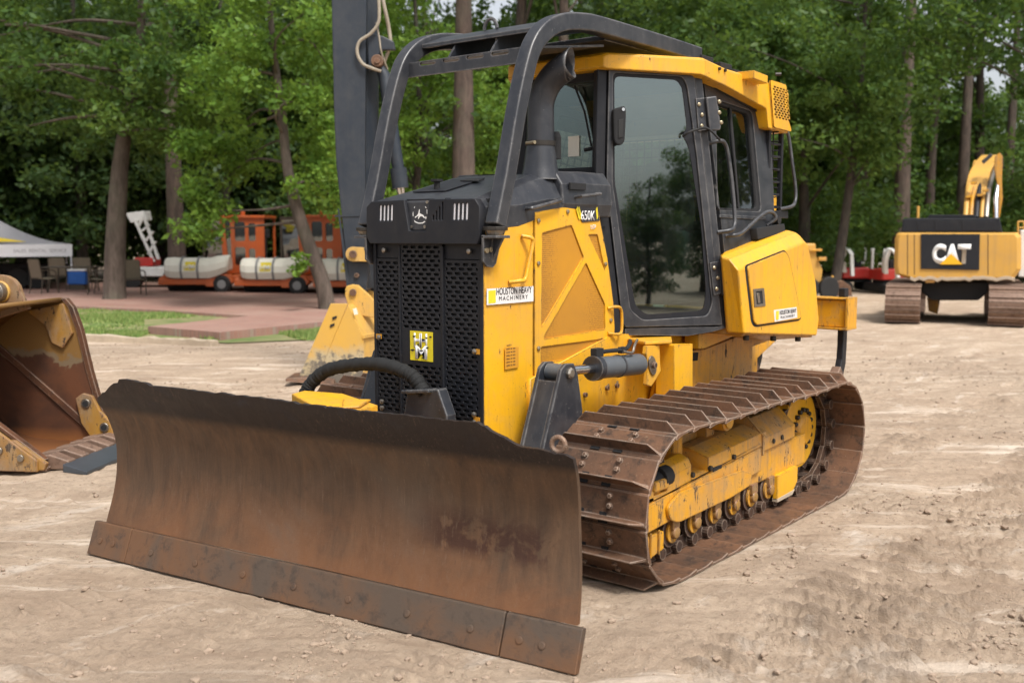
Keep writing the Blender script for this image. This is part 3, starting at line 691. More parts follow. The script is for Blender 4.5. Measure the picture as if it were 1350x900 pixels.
o = MB().rings(rr, cap=False).build('stack_elbow', GRY, EX, 0, True); m = o.modifiers.new('t', 'SOLIDIFY'); m.thickness = .006; m.offset = 0
b = MB(); b.tube([(.78, .25, 2.12), (.78, .25, 2.24)], .030, 14); b.tube([(.78, .25, 2.24), (.78, .25, 2.27)], [.030, .018], 14); b.build('work_lamp', DARK, EX, 0, True)

# ---- cab
CB = link(bpy.data.objects.new('cab', None), DZ)
def P2(pl, pts): return [pl.uv(*p) for p in pts]
def both(fn):
    for s in (1, -1): fn(s)
def flipy(o):
    for q in [o]+list(o.children_recursive):
        if q.type == 'MESH':
            if q.data.users > 1: q.data = q.data.copy()
            for v in q.data.vertices: v.co.y *= -1
            q.data.flip_normals()
# floor, interior
def cabprism(z, h, k=0): return ([(.28-k, .36-k*.5, z), (-.22, .68-k, z), (-1.06, .70-k, z), (-1.06, -.70+k, z), (-.22, -.68+k, z), (.28-k, -.36+k*.5, z)], (0, 0, h))
b = MB(); b.prism(*cabprism(1.12, .06, .02)); b.build('cab_floor', GRIN, CB)
b = MB(); b.box((-.55, 0, 1.45), (.5, .52, .14)); b.build('seat_cushion', SEATM, CB, .04)
b = MB(); b.rings([[(-.78-.12*k, y, 1.5+.62*k) for y in (-w_, w_)]+[(-.68-.12*k, y, 1.5+.62*k) for y in (w_, -w_)] for k, w_ in ((0, .25), (.6, .26), (.9, .20), (1.15, .15))]); b.build('seat_back', SEATM, CB, .04)
for s in (1, -1):
    b = MB(); b.box((-.45, s*.37, 1.50), (.62, .16, .46)); b.build('armrest_console', GRIN, CB, .03)
    b = MB(); b.tube([(-.20, s*.37, 1.72), (-.18, s*.37, 1.84)], .012, 8); b.tube([(-.18, s*.37, 1.84), (-.18, s*.37, 1.90)], [.03, .022], 12); b.build('joystick', DARK, CB, 0, True)
b = MB(); b.box((.24, 0, 1.62), (.10, .56, .60)); b.box((.18, 0, 2.00), (.12, .30, .10)); b.build('dashboard', GRIN, CB, .02)
b = MB(); b.prism(*cabprism(2.60, .02, .09)); b.build('headliner', GRIN, CB)
# windshield frame
PF = Plane((.35, -.34), (.35, .34)); PF.n = Vector((1, 0, 0))
def fu(y): return y+.34
plate('windshield_frame', [(fu(-.335), 1.14), (fu(.335), 1.14), (fu(.335), 2.68), (fu(-.335), 2.68)], [round_poly([(fu(-.27), 2.10), (fu(.27), 2.10), (fu(.27), 2.60), (fu(-.27), 2.60)], .04)], PF, .02, .05, GRYD, CB, .004)
ws = quad_on(PF, fu(-.29), 2.08, fu(.29), 2.62, -.02, 'windshield', GLASS2, CB)
b = MB()
b.tube([(.385, .22, 2.22), (.385, .17, 2.42), (.375, .09, 2.58)], .007, 6); b.tube([(.375, .265, 2.20), (.375, .255, 2.55)], .006, 6); b.tube([(.38, .17, 2.20), (.38, .25, 2.21)], .012, 8)
b.build('wiper', DARK, CB)
b = MB(); b.prism([(.335, .02, 2.17), (.335, .10, 2.17), (.335, .10, 2.29), (.335, .02, 2.29)], (.004, 0, 0)); b.build('window_notice', TANKM, CB)
b = MB(); b.box((.26, -.02, 2.54), (.08, .2, .12)); b.build('wiper_motor', DARK, CB, .02)
# side parts built on the camera side, mirrored to the other
def cab_side(s):
    made = []
    def A(o): made.append(o); return o
    # front post
    A(plate('cab_post', P2(PDR, [(787, 85), (799.5, 86), (796.5, 240), (818, 425), (822, 433), (822, 441), (808, 440), (800, 380), (784, 240)]), [], PDR, .012, .06, GRYD, CB, .006))
    A(plate('cab_sill', P2(PDR, [(822.5, 432.5), (949, 430), (949, 428.5), (956, 432), (938, 437), (905, 442.5), (822.5, 441.5)]), [], PDR, .016, .08, GRY, CB, .005))
    # rear post of the door
    A(plate('cab_post', P2(PDR, [(914, 93.5), (924.5, 93), (930, 150), (940, 240), (950, 330), (957, 400), (958, 432), (950.5, 430), (937, 300), (921, 165)]), [], PDR, .004, .07, GRY, CB, .006))
    # door
    do = P2(PDR, [(800.5, 88), (905, 93), (913, 104), (920, 165), (936, 300), (949.5, 428), (822.5, 431), (818, 424), (797.5, 240)])
    di = P2(PDR, [(806, 97), (897, 102), (903, 114), (915, 200), (926, 300), (936, 400), (930, 416), (845, 421.5), (829, 408), (805.5, 240)])
    door = A(plate('cab_door', do, [round_poly(di, .03)], PDR, .026, .035, GRY, CB, .004))
    gl = P2(PDR, [(803, 92), (902, 97), (908, 108), (930, 300), (940, 420), (830, 425), (822, 410), (802, 240)])
    A(plate('door_glass', gl, [], PDR, .012, .004, GLASS, door))
    # ceramic border printed round the pane
    gi = P2(PDR, [(808.5, 101), (891, 106), (898, 116), (904, 165), (903, 172), (898, 178), (907, 195), (923, 300), (929, 385), (926, 409), (850, 414.5), (836, 403), (809, 240)])
    A(plate('glass_border', gl, [round_poly(gi, .04)], PDR, .0152, .0015, GRYD, door))
    hd = P2(PDR, [(803, 145), (819, 141), (820, 152), (818, 188), (813, 193), (807, 192), (804, 186)])
    h_ = A(plate('door_handle', round_poly(hd, .02), [], PDR, .062, .035, DARK, door, .008))
    hk = P2(PDR, [(809, 160), (816, 158), (815, 182), (809, 184)]); A(plate('handle_grip', hk, [], PDR, .066, .01, BLK, h_, .002))
    c = PDR.hit(815.5, 146)+PDR.n*.058; b = MB(); b.tube([c, c+PDR.n*.008], .010, 12); A(b.build('lock', CHR, h_, 0, True))
    # hinges
    for (leaf, blk, bolts) in (([(913.5, 131), (925, 130), (928, 172), (917, 174)], [(924, 130), (938, 128), (944, 168), (943, 173), (929, 174)], [(917.5, 139), (921.5, 152.5), (921, 167), (941.5, 136), (941.5, 150), (944, 163)]),
                               ([(932, 346), (945, 344), (947.5, 386), (937, 389)], [(944.5, 345), (959, 338), (964, 380), (962, 388), (947, 389)], [(937.5, 353), (942, 366), (940.5, 380.5), (961.5, 350), (962, 364), (964.5, 378)])):
        hg = A(plate('door_hinge', P2(PDR, leaf), [], PDR, .036, .012, GRY, CB, .002))
        A(plate('hinge_block', P2(PDR, blk), [], PDR, .062, .05, GRY, hg, .008))
        b = MB()
        for i, p in enumerate(bolts):
            c = PDR.hit(*p)+PDR.n*(.030 if i < 3 else .052); b.tube([c, c+PDR.n*.012, c+PDR.n*.016], [.012, .012, .007], 10)
        A(b.build('hinge_bolt', BOLT, hg, 0, True))
    pth = [PDR.hit(x, y)+PDR.n*o_ for x, y, o_ in ((897, 181, .03), (901, 176, .06), (912, 172, .055), (922, 170, .07), (930, 175, .075), (938, 184, .08), (942, 186, .06))]
    b = MB(); b.tube(smooth_path(pth, 4), .007, 8); A(b.build('door_strap', BLK, CB, 0, True))
    # rear quarter with sliding window
    qo = [(926.5, 93), (1014, 148), (1016, 168), (1021, 283), (1026, 300), (1026, 306), (962, 331), (961, 384), (946, 250), (931, 130)]
    qh = round_poly(P2(PW, [(943.5, 131), (992, 147), (1004, 279), (946, 277)]), .05)
    q_ = A(plate('cab_quarter', P2(PW, qo), [qh], PW, .0, .05, GRY, CB, .006))
    fr_o = round_poly(P2(PW, [(943.5, 131), (992, 147), (1004, 279), (946, 277)]), .05); fr_i = round_poly(P2(PW, [(946, 135), (989, 149.5), (1000.5, 275), (948.5, 273.5)]), .045)
    wf = A(plate('window_frame', fr_o, [fr_i], PW, -.012, .03, DARK, q_))
    A(plate('window_glass', fr_o, [], PW, -.030, .004, GLASS2, wf))
    A(plate('window_bar', P2(PW, [(966, 141), (968, 142), (979, 276), (977, 276)]), [], PW, -.018, .012, DARK, wf))
    A(plate('window_lip', P2(PW, [(935, 113), (1000, 150), (999, 145), (934, 106)]), [], PW, .012, .012, GRYD, q_, .002))
    A(plate('quarter_ridge', P2(PW, [(948, 283), (1008, 286), (1009, 290), (948, 287)]), [], PW, .008, .010, GRY, q_, .002))
    # grab rails
    def rail(pts, pl, o_, r_=.012, nm='grab_rail', mat=GRY):
        pth = [pl.hit(*pts[0])+pl.n*.0]+[pl.hit(*p)+pl.n*o_ for p in pts[1:-1]]+[pl.hit(*pts[-1])]
        b = MB(); b.tube(smooth_path(pth, 5), r_, 10); A(b.build(nm, mat, CB, 0, True))
    rail([(934, 189), (938, 188), (944, 192), (948, 205), (953, 240), (957, 285), (956, 300), (951, 305), (946, 306)], PW, .06, .013)
    rail([(957, 311), (960, 311), (968, 308.5), (980, 298), (992, 287), (1003, 280.5), (1011, 283), (1013, 290), (1011, 297)], PW, .05, .012)
    rail([(1014, 174), (1018, 172), (1028, 172.5), (1034, 180), (1039, 215), (1043.5, 250), (1043, 266), (1038, 273), (1028, 275.5)], PW, .03, .012)
    # rear guard seen edge-on behind the cab
    b = MB(); z0, z1 = 1.86, 2.46
    for xx in (-1.08, -1.28): b.box((xx, .655, (z0+z1)/2), (.03, .03, z1-z0))
    for i in range(7): b.box((-1.18, .655, z0+.03+i*.085), (.2, .016, .016))
    b.box((-1.18, .66, z0-.02), (.26, .10, .05))
    A(b.build('rear_guard_rail', GRYD, CB, .003))
    A(plate('cab_side_tray', P2(PW, [(988, 302), (1025, 296), (1027, 308), (990, 317)]), [], PW, .05, .09, DARK, CB, .004))
    b = MB(); b.tube([(-1.06, .72, 1.80), (-1.06, .76, 1.80)], .03, 10); A(b.build('latch_knob', DARK, CB, .002))
    if s == -1:
        for o in made:
            for v in o.data.vertices: v.co.y *= -1
            o.data.flip_normals()
both(cab_side)
# rear wall with window opening and yellow wire screen
PR = Plane((-1.06, -.70), (-1.06, .70)); PR.n = Vector((-1, 0, 0))
plate('rear_wall', [(-.06, 1.2), (1.46, 1.2), (1.30, 2.58), (.10, 2.58)], [round_poly([(.12, 1.80), (1.28, 1.80), (1.24, 2.45), (.16, 2.45)], .06)], PR, .02, .04, GRYD, CB, .004)
b = MB()
for i in range(22): b.tube([(-1.14, -.66+i*.063, 1.75), (-1.14, -.66+i*.063, 2.48)], .005, 4)
for i in range(12): b.tube([(-1.14, -.70, 1.77+i*.062), (-1.14, .70, 1.77+i*.062)], .005, 4)
b.build('rear_screen', DARK, CB)
b = MB(); b.box((-1.38, 0, 1.78), (.34, 1.1, .42)); b.build('rear_cover', YEL, DZ, .02)

# ---- cab roof
RY = .705
b = MB(); st_ = [(.455, .345, 2.655, 2.722), (.435, .365, 2.645, 2.738), (-.055, .690, 2.640, 2.740), (-.085, RY, 2.632, 2.738)]
for xt, xb in (((960, 90.5), (960, 115)), ((1011, 106), (1011, 143.5)), ((1013.5, 107.5), (1014, 169)), ((1037, 120), (1041.5, 176.5))):
    a_, b_ = onY(*xt, RY), onY(*xb, RY); st_.append(((a_.x+b_.x)/2, RY, b_.z, a_.z))
st_.append((st_[-1][0]-.03, RY-.03, st_[-1][2]+.02, st_[-1][3]-.03))
b.rings([[(x, -hw, zl), (x, -hw, zt-.012), (x, -hw+.02, zt), (x, hw-.02, zt), (x, hw, zt-.012), (x, hw, zl)] for x, hw, zl, zt in st_])
ro = b.build('cab_roof', YEL, CB, .006)
PRV = Plane((0, RY), (-1, RY))
def qm(s_, t_):
    A_, B_, C_, D_ = (Vector(PRV.uv(*p)) for p in ((1015.5, 112), (1036.5, 118.5), (1040, 161.5), (1018.5, 156.5)))
    return (A_*(1-s_)+B_*s_)*(1-t_)+(D_*(1-s_)+C_*s_)*t_
hs = []
for i in range(5):
    for j in range(13):
        o_ = .0 if j % 2 else .07; s0 = .02+i*.19+o_; t0 = .02+j/13.3; hs.append([tuple(qm(s0, t0)), tuple(qm(s0+.13, t0)), tuple(qm(s0+.13, t0+.045)), tuple(qm(s0, t0+.045))])
vo = P2(PRV, [(1013, 105.5), (1034, 112), (1041, 174), (1018, 168)])
plate('air_vent', round_poly(vo, .02), hs, PRV, .014, .012, YEL, ro, .002)
plate('vent_lining', P2(PRV, [(1015, 109), (1035, 115), (1040.5, 170), (1018.5, 164)]), [], PRV, .0012, .001, DARK, ro)
c_ = PRV.hit(988, 99); b = MB(); b.prism([c_+Vector((.10, -.04, .01)), c_+Vector((-.10, -.04, 0)), c_+Vector((-.10, .08, 0)), c_+Vector((.10, .08, .01))], (0, 0, -.05)); b.build('lamp_bracket', YEL, ro, .004)
b = MB(); c_ = PRV.hit(1005, 100); b.tube([c_+Vector((0, .09, 0)), c_+Vector((-.02, .12, 0))], .012, 8)
for px, py in ((915.5, 84),): c_ = PDR.hit(px, py)+PDR.n*.04; b.tube([c_-PDR.n*.05, c_+PDR.n*.02], .010, 8)
for px, py in ((947.5, 91), (955, 93)): c_ = PRV.hit(px, py); b.tube([c_, c_+Vector((0, .012, 0))], .010, 8)
b.build('roof_bolt', DBOLT, ro, 0, True)

# ---- fuel tank / rear fender box
for s in (1, -1):
    TK = link(bpy.data.objects.new('rear_side_tank', None), DZ)
    oz = [onY(*p, .90) for p in ((973, 356), (1060, 319.5), (1066, 324), (1076, 372), (1080, 421), (1077, 442.5), (981, 440))]
    def at(y, dz=0, dx=0): return [Vector((p.x+dx, y, p.z+(dz if i < 3 else 0))) for i, p in enumerate(oz)]
    b = MB(); b.rings([at(.90), at(.84, .065, .0), at(.785, .080, .0), [Vector((min(p.x, -.80), .42, p.z)) for p in at(.42, .080, 0)]])
    tk = b.build('tank_body', YEL, TK, .012, False, 3)
    ho = round_poly(P2(PT, [(983.5, 351), (1033, 331), (1038, 338), (1054.5, 418), (1052, 420.5), (996, 428.5), (992, 424)]), .03)
    hg_ = round_poly(P2(PT, [(981.5, 350), (1034, 329), (1040, 338), (1056.5, 419), (1053, 422.5), (994.5, 431), (990, 425)]), .03)
    plate('hatch_gap', hg_, [], PT, .0015, .002, DARK, TK)
    ht_ = plate('hatch', ho, [], PT, .013, .014, YEL, TK, .006)
    lt = plate('latch', P2(PT, [(990, 381), (1004, 379.5), (1006, 403), (991.5, 404.5)]), [P2(PT, [(993, 384), (1001.5, 383), (1003, 400), (994, 401)])], PT, .018, .006, STL, ht_, .001)
    plate('latch_recess', P2(PT, [(993, 384), (1001.5, 383), (1003, 400), (994, 401)]), [], PT, .0145, .001, DARK, lt)
    plate('latch_paddle', P2(PT, [(994.5, 386), (997.5, 385.7), (999, 399), (996, 399.4)]), [], PT, .018, .003, STL, lt)
    o3 = PT.hit(1017.5, 410)
    qd = P2(PT, [(1017.5, 408.5), (1047.5, 404.5), (1048.5, 418.5), (1018.5, 424)]); lb = plate('dealer_label', qd, [], PT, .0145, .0012, LBLW, ht_)
    if s == 1:
        o0 = PT.hit(1018.5, 424)+PT.n*.016; W = PT.uv(1047.5, 404.5)[0]-PT.uv(1017.5, 408.5)[0]
        text('lettering', 'HOUSTON HEAVY', o0+PT.u*(W*.2)+zv*.040, PT.u, zv, .028, TXTD, lb, width=W*.74, weight=.002)
        text('lettering', 'MACHINERY', o0+PT.u*(W*.25)+zv*.014, PT.u, zv, .017, TXTD, lb, width=W*.62, gap=1.4)
        b = MB(); b.prism([o0+PT.u*.015+zv*.012, o0+PT.u*.055+zv*.012, o0+PT.u*.055+zv*.068, o0+PT.u*.015+zv*.068], PT.n*.001); b.build('label_logo', LBLY, lb)
    b = MB(); b.prism([(-.30, .50, 1.09), (-.32, .87, 1.09), (-1.40, .87, .995), (-1.35, .50, .95)], (0, 0, .06))
    b.build('tank_shelf', YELW, TK, .005)
    b = MB(); b.box((-.36, .80, 1.26), (.06, .12, .36)); b.build('tank_front_panel', YEL, TK, .01)
    b = MB()
    for x in (-.45, -.85, -1.25): b.tube([(x, .83, 1.075+.088*(x+.3)+.02), (x, .83, 1.075+.088*(x+.3)-.015)], .02, 10)
    b.build('tank_bolt', DBOLT, TK, .002)
    if s == -1: flipy(TK)

# ---- side structure over the track: step, cylinder bracket, beams
def side_struct(s):
    S = link(bpy.data.objects.new('side_structure', None), DZ)
    Y1 = .60
    b = MB(); b.prism([onZ(*p, 1.07) for p in ((812, 447), (850, 455), (886, 453), (884, 441), (820, 440))], (0, 0, .02)); b.build('step_plate', YEL, S, .006)
    b = MB(); b.prism([onY(*p, Y1) for p in ((847, 456), (864, 454), (865, 480), (866, 488), (859, 500), (853, 509), (847, 507), (849, 482), (846, 466))], (0, .03, 0))
    b.prism([onY(*p, .50) for p in ((864, 453), (889, 451), (889, 520), (864, 520))], (0, .13, 0)); b.build('cylinder_bracket', YEL, S, .005)
    c = onY(859, 481.5, Y1+.03); b = MB(); b.rings([[c+Vector((.040*math.cos(a)+.014*math.sin(a), o_, .058*math.sin(a))) for a in [2*math.pi*i/16 for i in range(16)]] for o_ in (0, .010)]); b.build('pin_plate', STL, S, .002)
    c = onY(861, 481, Y1+.04); b = MB(); b.tube([c, c+Vector((0, .02, 0))], .018, 12); b.build('pin', SHOE, S, .002)
    PB = Plane((0, .52), (-1, .52))
    plate('frame_side', P2(PB, [(873, 453), (890, 452), (891, 476), (896, 485), (904, 487), (905, 470), (914, 461.5), (929, 460), (976, 442), (1040, 440), (991.5, 457), (991.5, 530), (873, 570)]), [], PB, 0, .03, YELW, S, .004)
    plate('frame_inner', P2(Plane((0, .47), (-1, .47)), [(880, 440), (985, 440), (985, 530), (860, 530)]), [], Plane((0, .47), (-1, .47)), 0, .03, YEL, S)
    PL_ = Plane((0, .415), (-1, .415)); plate('frame_lower', P2(PL_, [(700, 500), (810, 440), (873, 440), (873, 570), (700, 600)]), [], PL_, 0, .03, YEL, S)
    plate('frame_window', P2(PB, [(909, 465), (919, 464), (918, 475), (909, 476)]), [], PB, .010, .012, DARK, S)
    plate('window_rim', P2(PB, [(907.5, 463), (920.5, 462), (919.5, 477), (907.5, 478)]), [], PB, .004, .006, YEL, S)
    Pq = Plane((0, .60), (-1, .60)); plate('support_beam', P2(Pq, [(921, 440), (967, 434), (975, 440), (929, 459.5), (921, 460)]), [], Pq, 0, .10, YEL, S, .004)
    b = MB()
    for px, py in ((799, 511), (812, 508), (770, 520)): c = onY(px, py, .415); b.tube([c, c+Vector((0, .018, 0))], .014, 10)
    b.build('frame_bolt', SHOE, S, .001)
    # tilt/lift cylinder
    cy = .60; LCy = link(bpy.data.objects.new('lift_cylinder', None), DZ)
    pin = Vector((1.245, cy, 1.005)); ax = (Vector((.42, cy, .965))-pin).normalized()
    b = MB(); b.tube([pin+ax*.345, pin+ax*.37, pin+ax*.80], [.058, .060, .060], 22); b.build('barrel', CYLG, LCy, .003, True)
    b = MB(); b.tube([pin+ax*.325, pin+ax*.375], .068, 22); b.tube([pin+ax*.57, pin+ax*.585], .064, 22); b.build('gland', GRY, LCy, 0, True)
    b = MB(); b.tube([pin+ax*.02, pin+ax*.34], .026, 16); b.build('rod', CHR, LCy, 0, True)
    b = MB(); b.tube([pin+Vector((0, -.05, 0)), pin+Vector((0, .05, 0))], .042, 18); b.build('rod_eye', CYLG, LCy, .002, True)
    b = MB(); b.tube(smooth_path([pin+ax*.35+Vector((0, 0, .085)), pin+ax*.5+Vector((0, .01, .09)), pin+ax*.62+Vector((0, .02, .095)), pin+ax*.70+Vector((0, .0, .12)), pin+ax*.80+Vector((0, -.06, .13))], 4), .012, 8)
    b.box(pin+ax*.37+Vector((0, 0, .085)), (.07, .04, .045)); b.box(pin+ax*.60+Vector((0, .015, .09)), (.05, .03, .035)); b.build('hydraulic_line', DARK, LCy, .002)
    b = MB(); b.tube(smooth_path([pin+ax*.58+Vector((0, .03, .085)), pin+ax*.66+Vector((0, .04, .075)), pin+ax*.70+Vector((0, .03, .11)), pin+ax*.78+Vector((0, 0, .14))], 4), .008, 8); b.build('hydraulic_pipe', STL, LCy, 0, True)
    # dark rocker that the rod pulls on
    b = MB()
    for yy in (cy-.075, cy+.055):
        b.prism([(1.31, yy, 1.03), (1.27, yy, 1.055), (1.20, yy, 1.05), (1.165, yy, .99), (1.12, yy, .80), (1.12, yy, .62), (1.42, yy, .55), (1.47, yy, .62), (1.40, yy, .80)], (0, .022, 0))
    b.prism([(1.33, cy-.07, .97), (1.475, cy-.07, .60), (1.475, cy+.07, .60), (1.33, cy+.07, .97)], (-.02, 0, -.006))
    b.build('lift_arm', GRY, DZ, .004)
    b = MB(); b.tube([pin+Vector((0, .07, 0)), pin+Vector((0, .092, 0)), pin+Vector((0, .10, 0))], [.030, .030, .02], 8); b.build('arm_pin', STL, DZ, .002)
    for o in (): pass
    return S, LCy
before = set(DZ.children)
side_struct(1)
for o in [q for q in DZ.children if q not in before]:
    c = copy_tree(o, DZ)
    flipy(c)

# ---- ripper beam and shank behind
b = MB()
b.box((-2.34, 0, 1.10), (.16, 1.56, .21)); b.box((-2.34, .79, 1.10), (.20, .022, .25)); b.box((-2.34, -.79, 1.10), (.20, .022, .25)); b.box((-2.34, 0, .985), (.22, 1.6, .018)); b.box((-2.34, 0, 1.215), (.20, 1.59, .014))
for y in (-.3, .3): b.bar([(-1.3, y, .75), (-2.3, y, 1.08)], yv*.05, zv*.08)
b.build('ripper_beam', YELW, DZ, .006)
for y in (.70, 0, -.70):
    b = MB(); pts = [(-2.36, 1.29), (-2.36, .86), (-2.35, .74), (-2.31, .66), (-2.22, .60)]; pp2 = [(-2.44, 1.29), (-2.44, .86), (-2.43, .70), (-2.38, .60), (-2.27, .53)]
    b.prism([(x, y-.02, z) for x, z in pts]+[(x, y-.02, z) for x, z in pp2[::-1]], (0, .05, 0)); sh = b.build('ripper_shank', GRYD, DZ, .006)
    b = MB(); b.prism([(-2.30, y-.03, .69), (-2.16, y-.03, .58), (-2.22, y-.03, .50), (-2.38, y-.03, .60)], (0, .07, 0)); b.build('ripper_tip', TOOTH, sh, .006)

# ---- tracks
R_T, ZC, XF, XR = .362, .384, 1.085, -1.005        # plate path radius and wheel centres
NS = 38
def _path():
    P = []
    for i in range(61): P.append(Vector((XR+(XF-XR)*i/60, 0, ZC+R_T)))
    for i in range(1, 90):
        a = math.pi/2-math.pi*i/90; n_ = 2.0 if a > 0 else 2.0+.9*min(1, -a/.6); c_, s_ = abs(math.cos(a)), abs(math.sin(a))
        P.append(Vector((XF+R_T*c_**(2/n_), 0, ZC+R_T*math.copysign(s_**(2/n_), a))))
    for i in range(61): P.append(Vector((XF-(XF-XR)*i/60, 0, ZC-R_T)))
    for i in range(1, 90): a = -math.pi/2-math.pi*i/90; P.append(Vector((XR+R_T*math.cos(a), 0, ZC+R_T*math.sin(a))))
    P.append(P[0].copy()); return P
PATH = _path(); CUM = [0]
for i in range(1, len(PATH)): CUM.append(CUM[-1]+(PATH[i]-PATH[i-1]).length)
PER = CUM[-1]; PIT = PER/NS
def track_pos(d):
    d %= PER; lo, hi = 0, len(CUM)-1
    while hi-lo > 1:
        m_ = (lo+hi)//2
        if CUM[m_] <= d: lo = m_
        else: hi = m_
    k = (d-CUM[lo])/max(1e-9, CUM[hi]-CUM[lo]); return PATH[lo].lerp(PATH[hi], k), (PATH[hi]-PATH[lo]).normalized()
def shoe_mesh(k):
    r = random.Random(k); b = MB(); hw = .305; p = PIT
    # section along travel (u) and outward (v): lipped plate with one grouser near its leading edge
    sec = [(-p*.56, -.004), (-p*.50, .012), (-p*.46, .016), (p*.16, .016), (p*.275, .018), (p*.31, .072), (p*.355, .074), (p*.385, .018), (p*.47, .010), (p*.53, -.002), (p*.50, -.010), (p*.10, .002), (-p*.46, .002)]
    ys = [-hw, -hw+.012, -hw+.065, -.15, 0, .15, hw-.065, hw-.012, hw]; rr = []
    for y in ys:
        e = hw-abs(y); k2 = min(1, max(0, (e-.010)/.055)); j = r.uniform(-.0015, .0015)
        rr.append([(u+j*.6, y, min(v, .016+(v-.016)*k2)+ (j if v > .05 else 0) if v > .02 else v) for u, v in sec])
    b.rings(rr)
    for y in (-.10, .10):
        for u in (-p*.30, -p*.02): b.tube([(u, y, .016), (u, y, .030), (u, y, .033)], [.015, .015, .010], 6)
    o = b.build('track_shoe', SHOE, None, .0025)
    me = o.data
    return o
def slotmark(parent, mesh_cache={}):
    if 'm' not in mesh_cache:
        b = MB()
        for y in (-.065, .065): b.box((PIT*.44, y, .0165), (.018, .05, .004))
        for y in (-.065, .065): b.box((PIT*.44-.03, y, .0175), (.03, .04, .003))
        o = b.build('shoe_slot', DARK, parent); mesh_cache['m'] = o.data; return o
    o = bpy.data.objects.new('shoe_slot', mesh_cache['m']); link(o, parent); return o
protos = [shoe_mesh(k) for k in range(4)]
proto_me = [o.data for o in protos]
for o in protos: bpy.data.objects.remove(o)
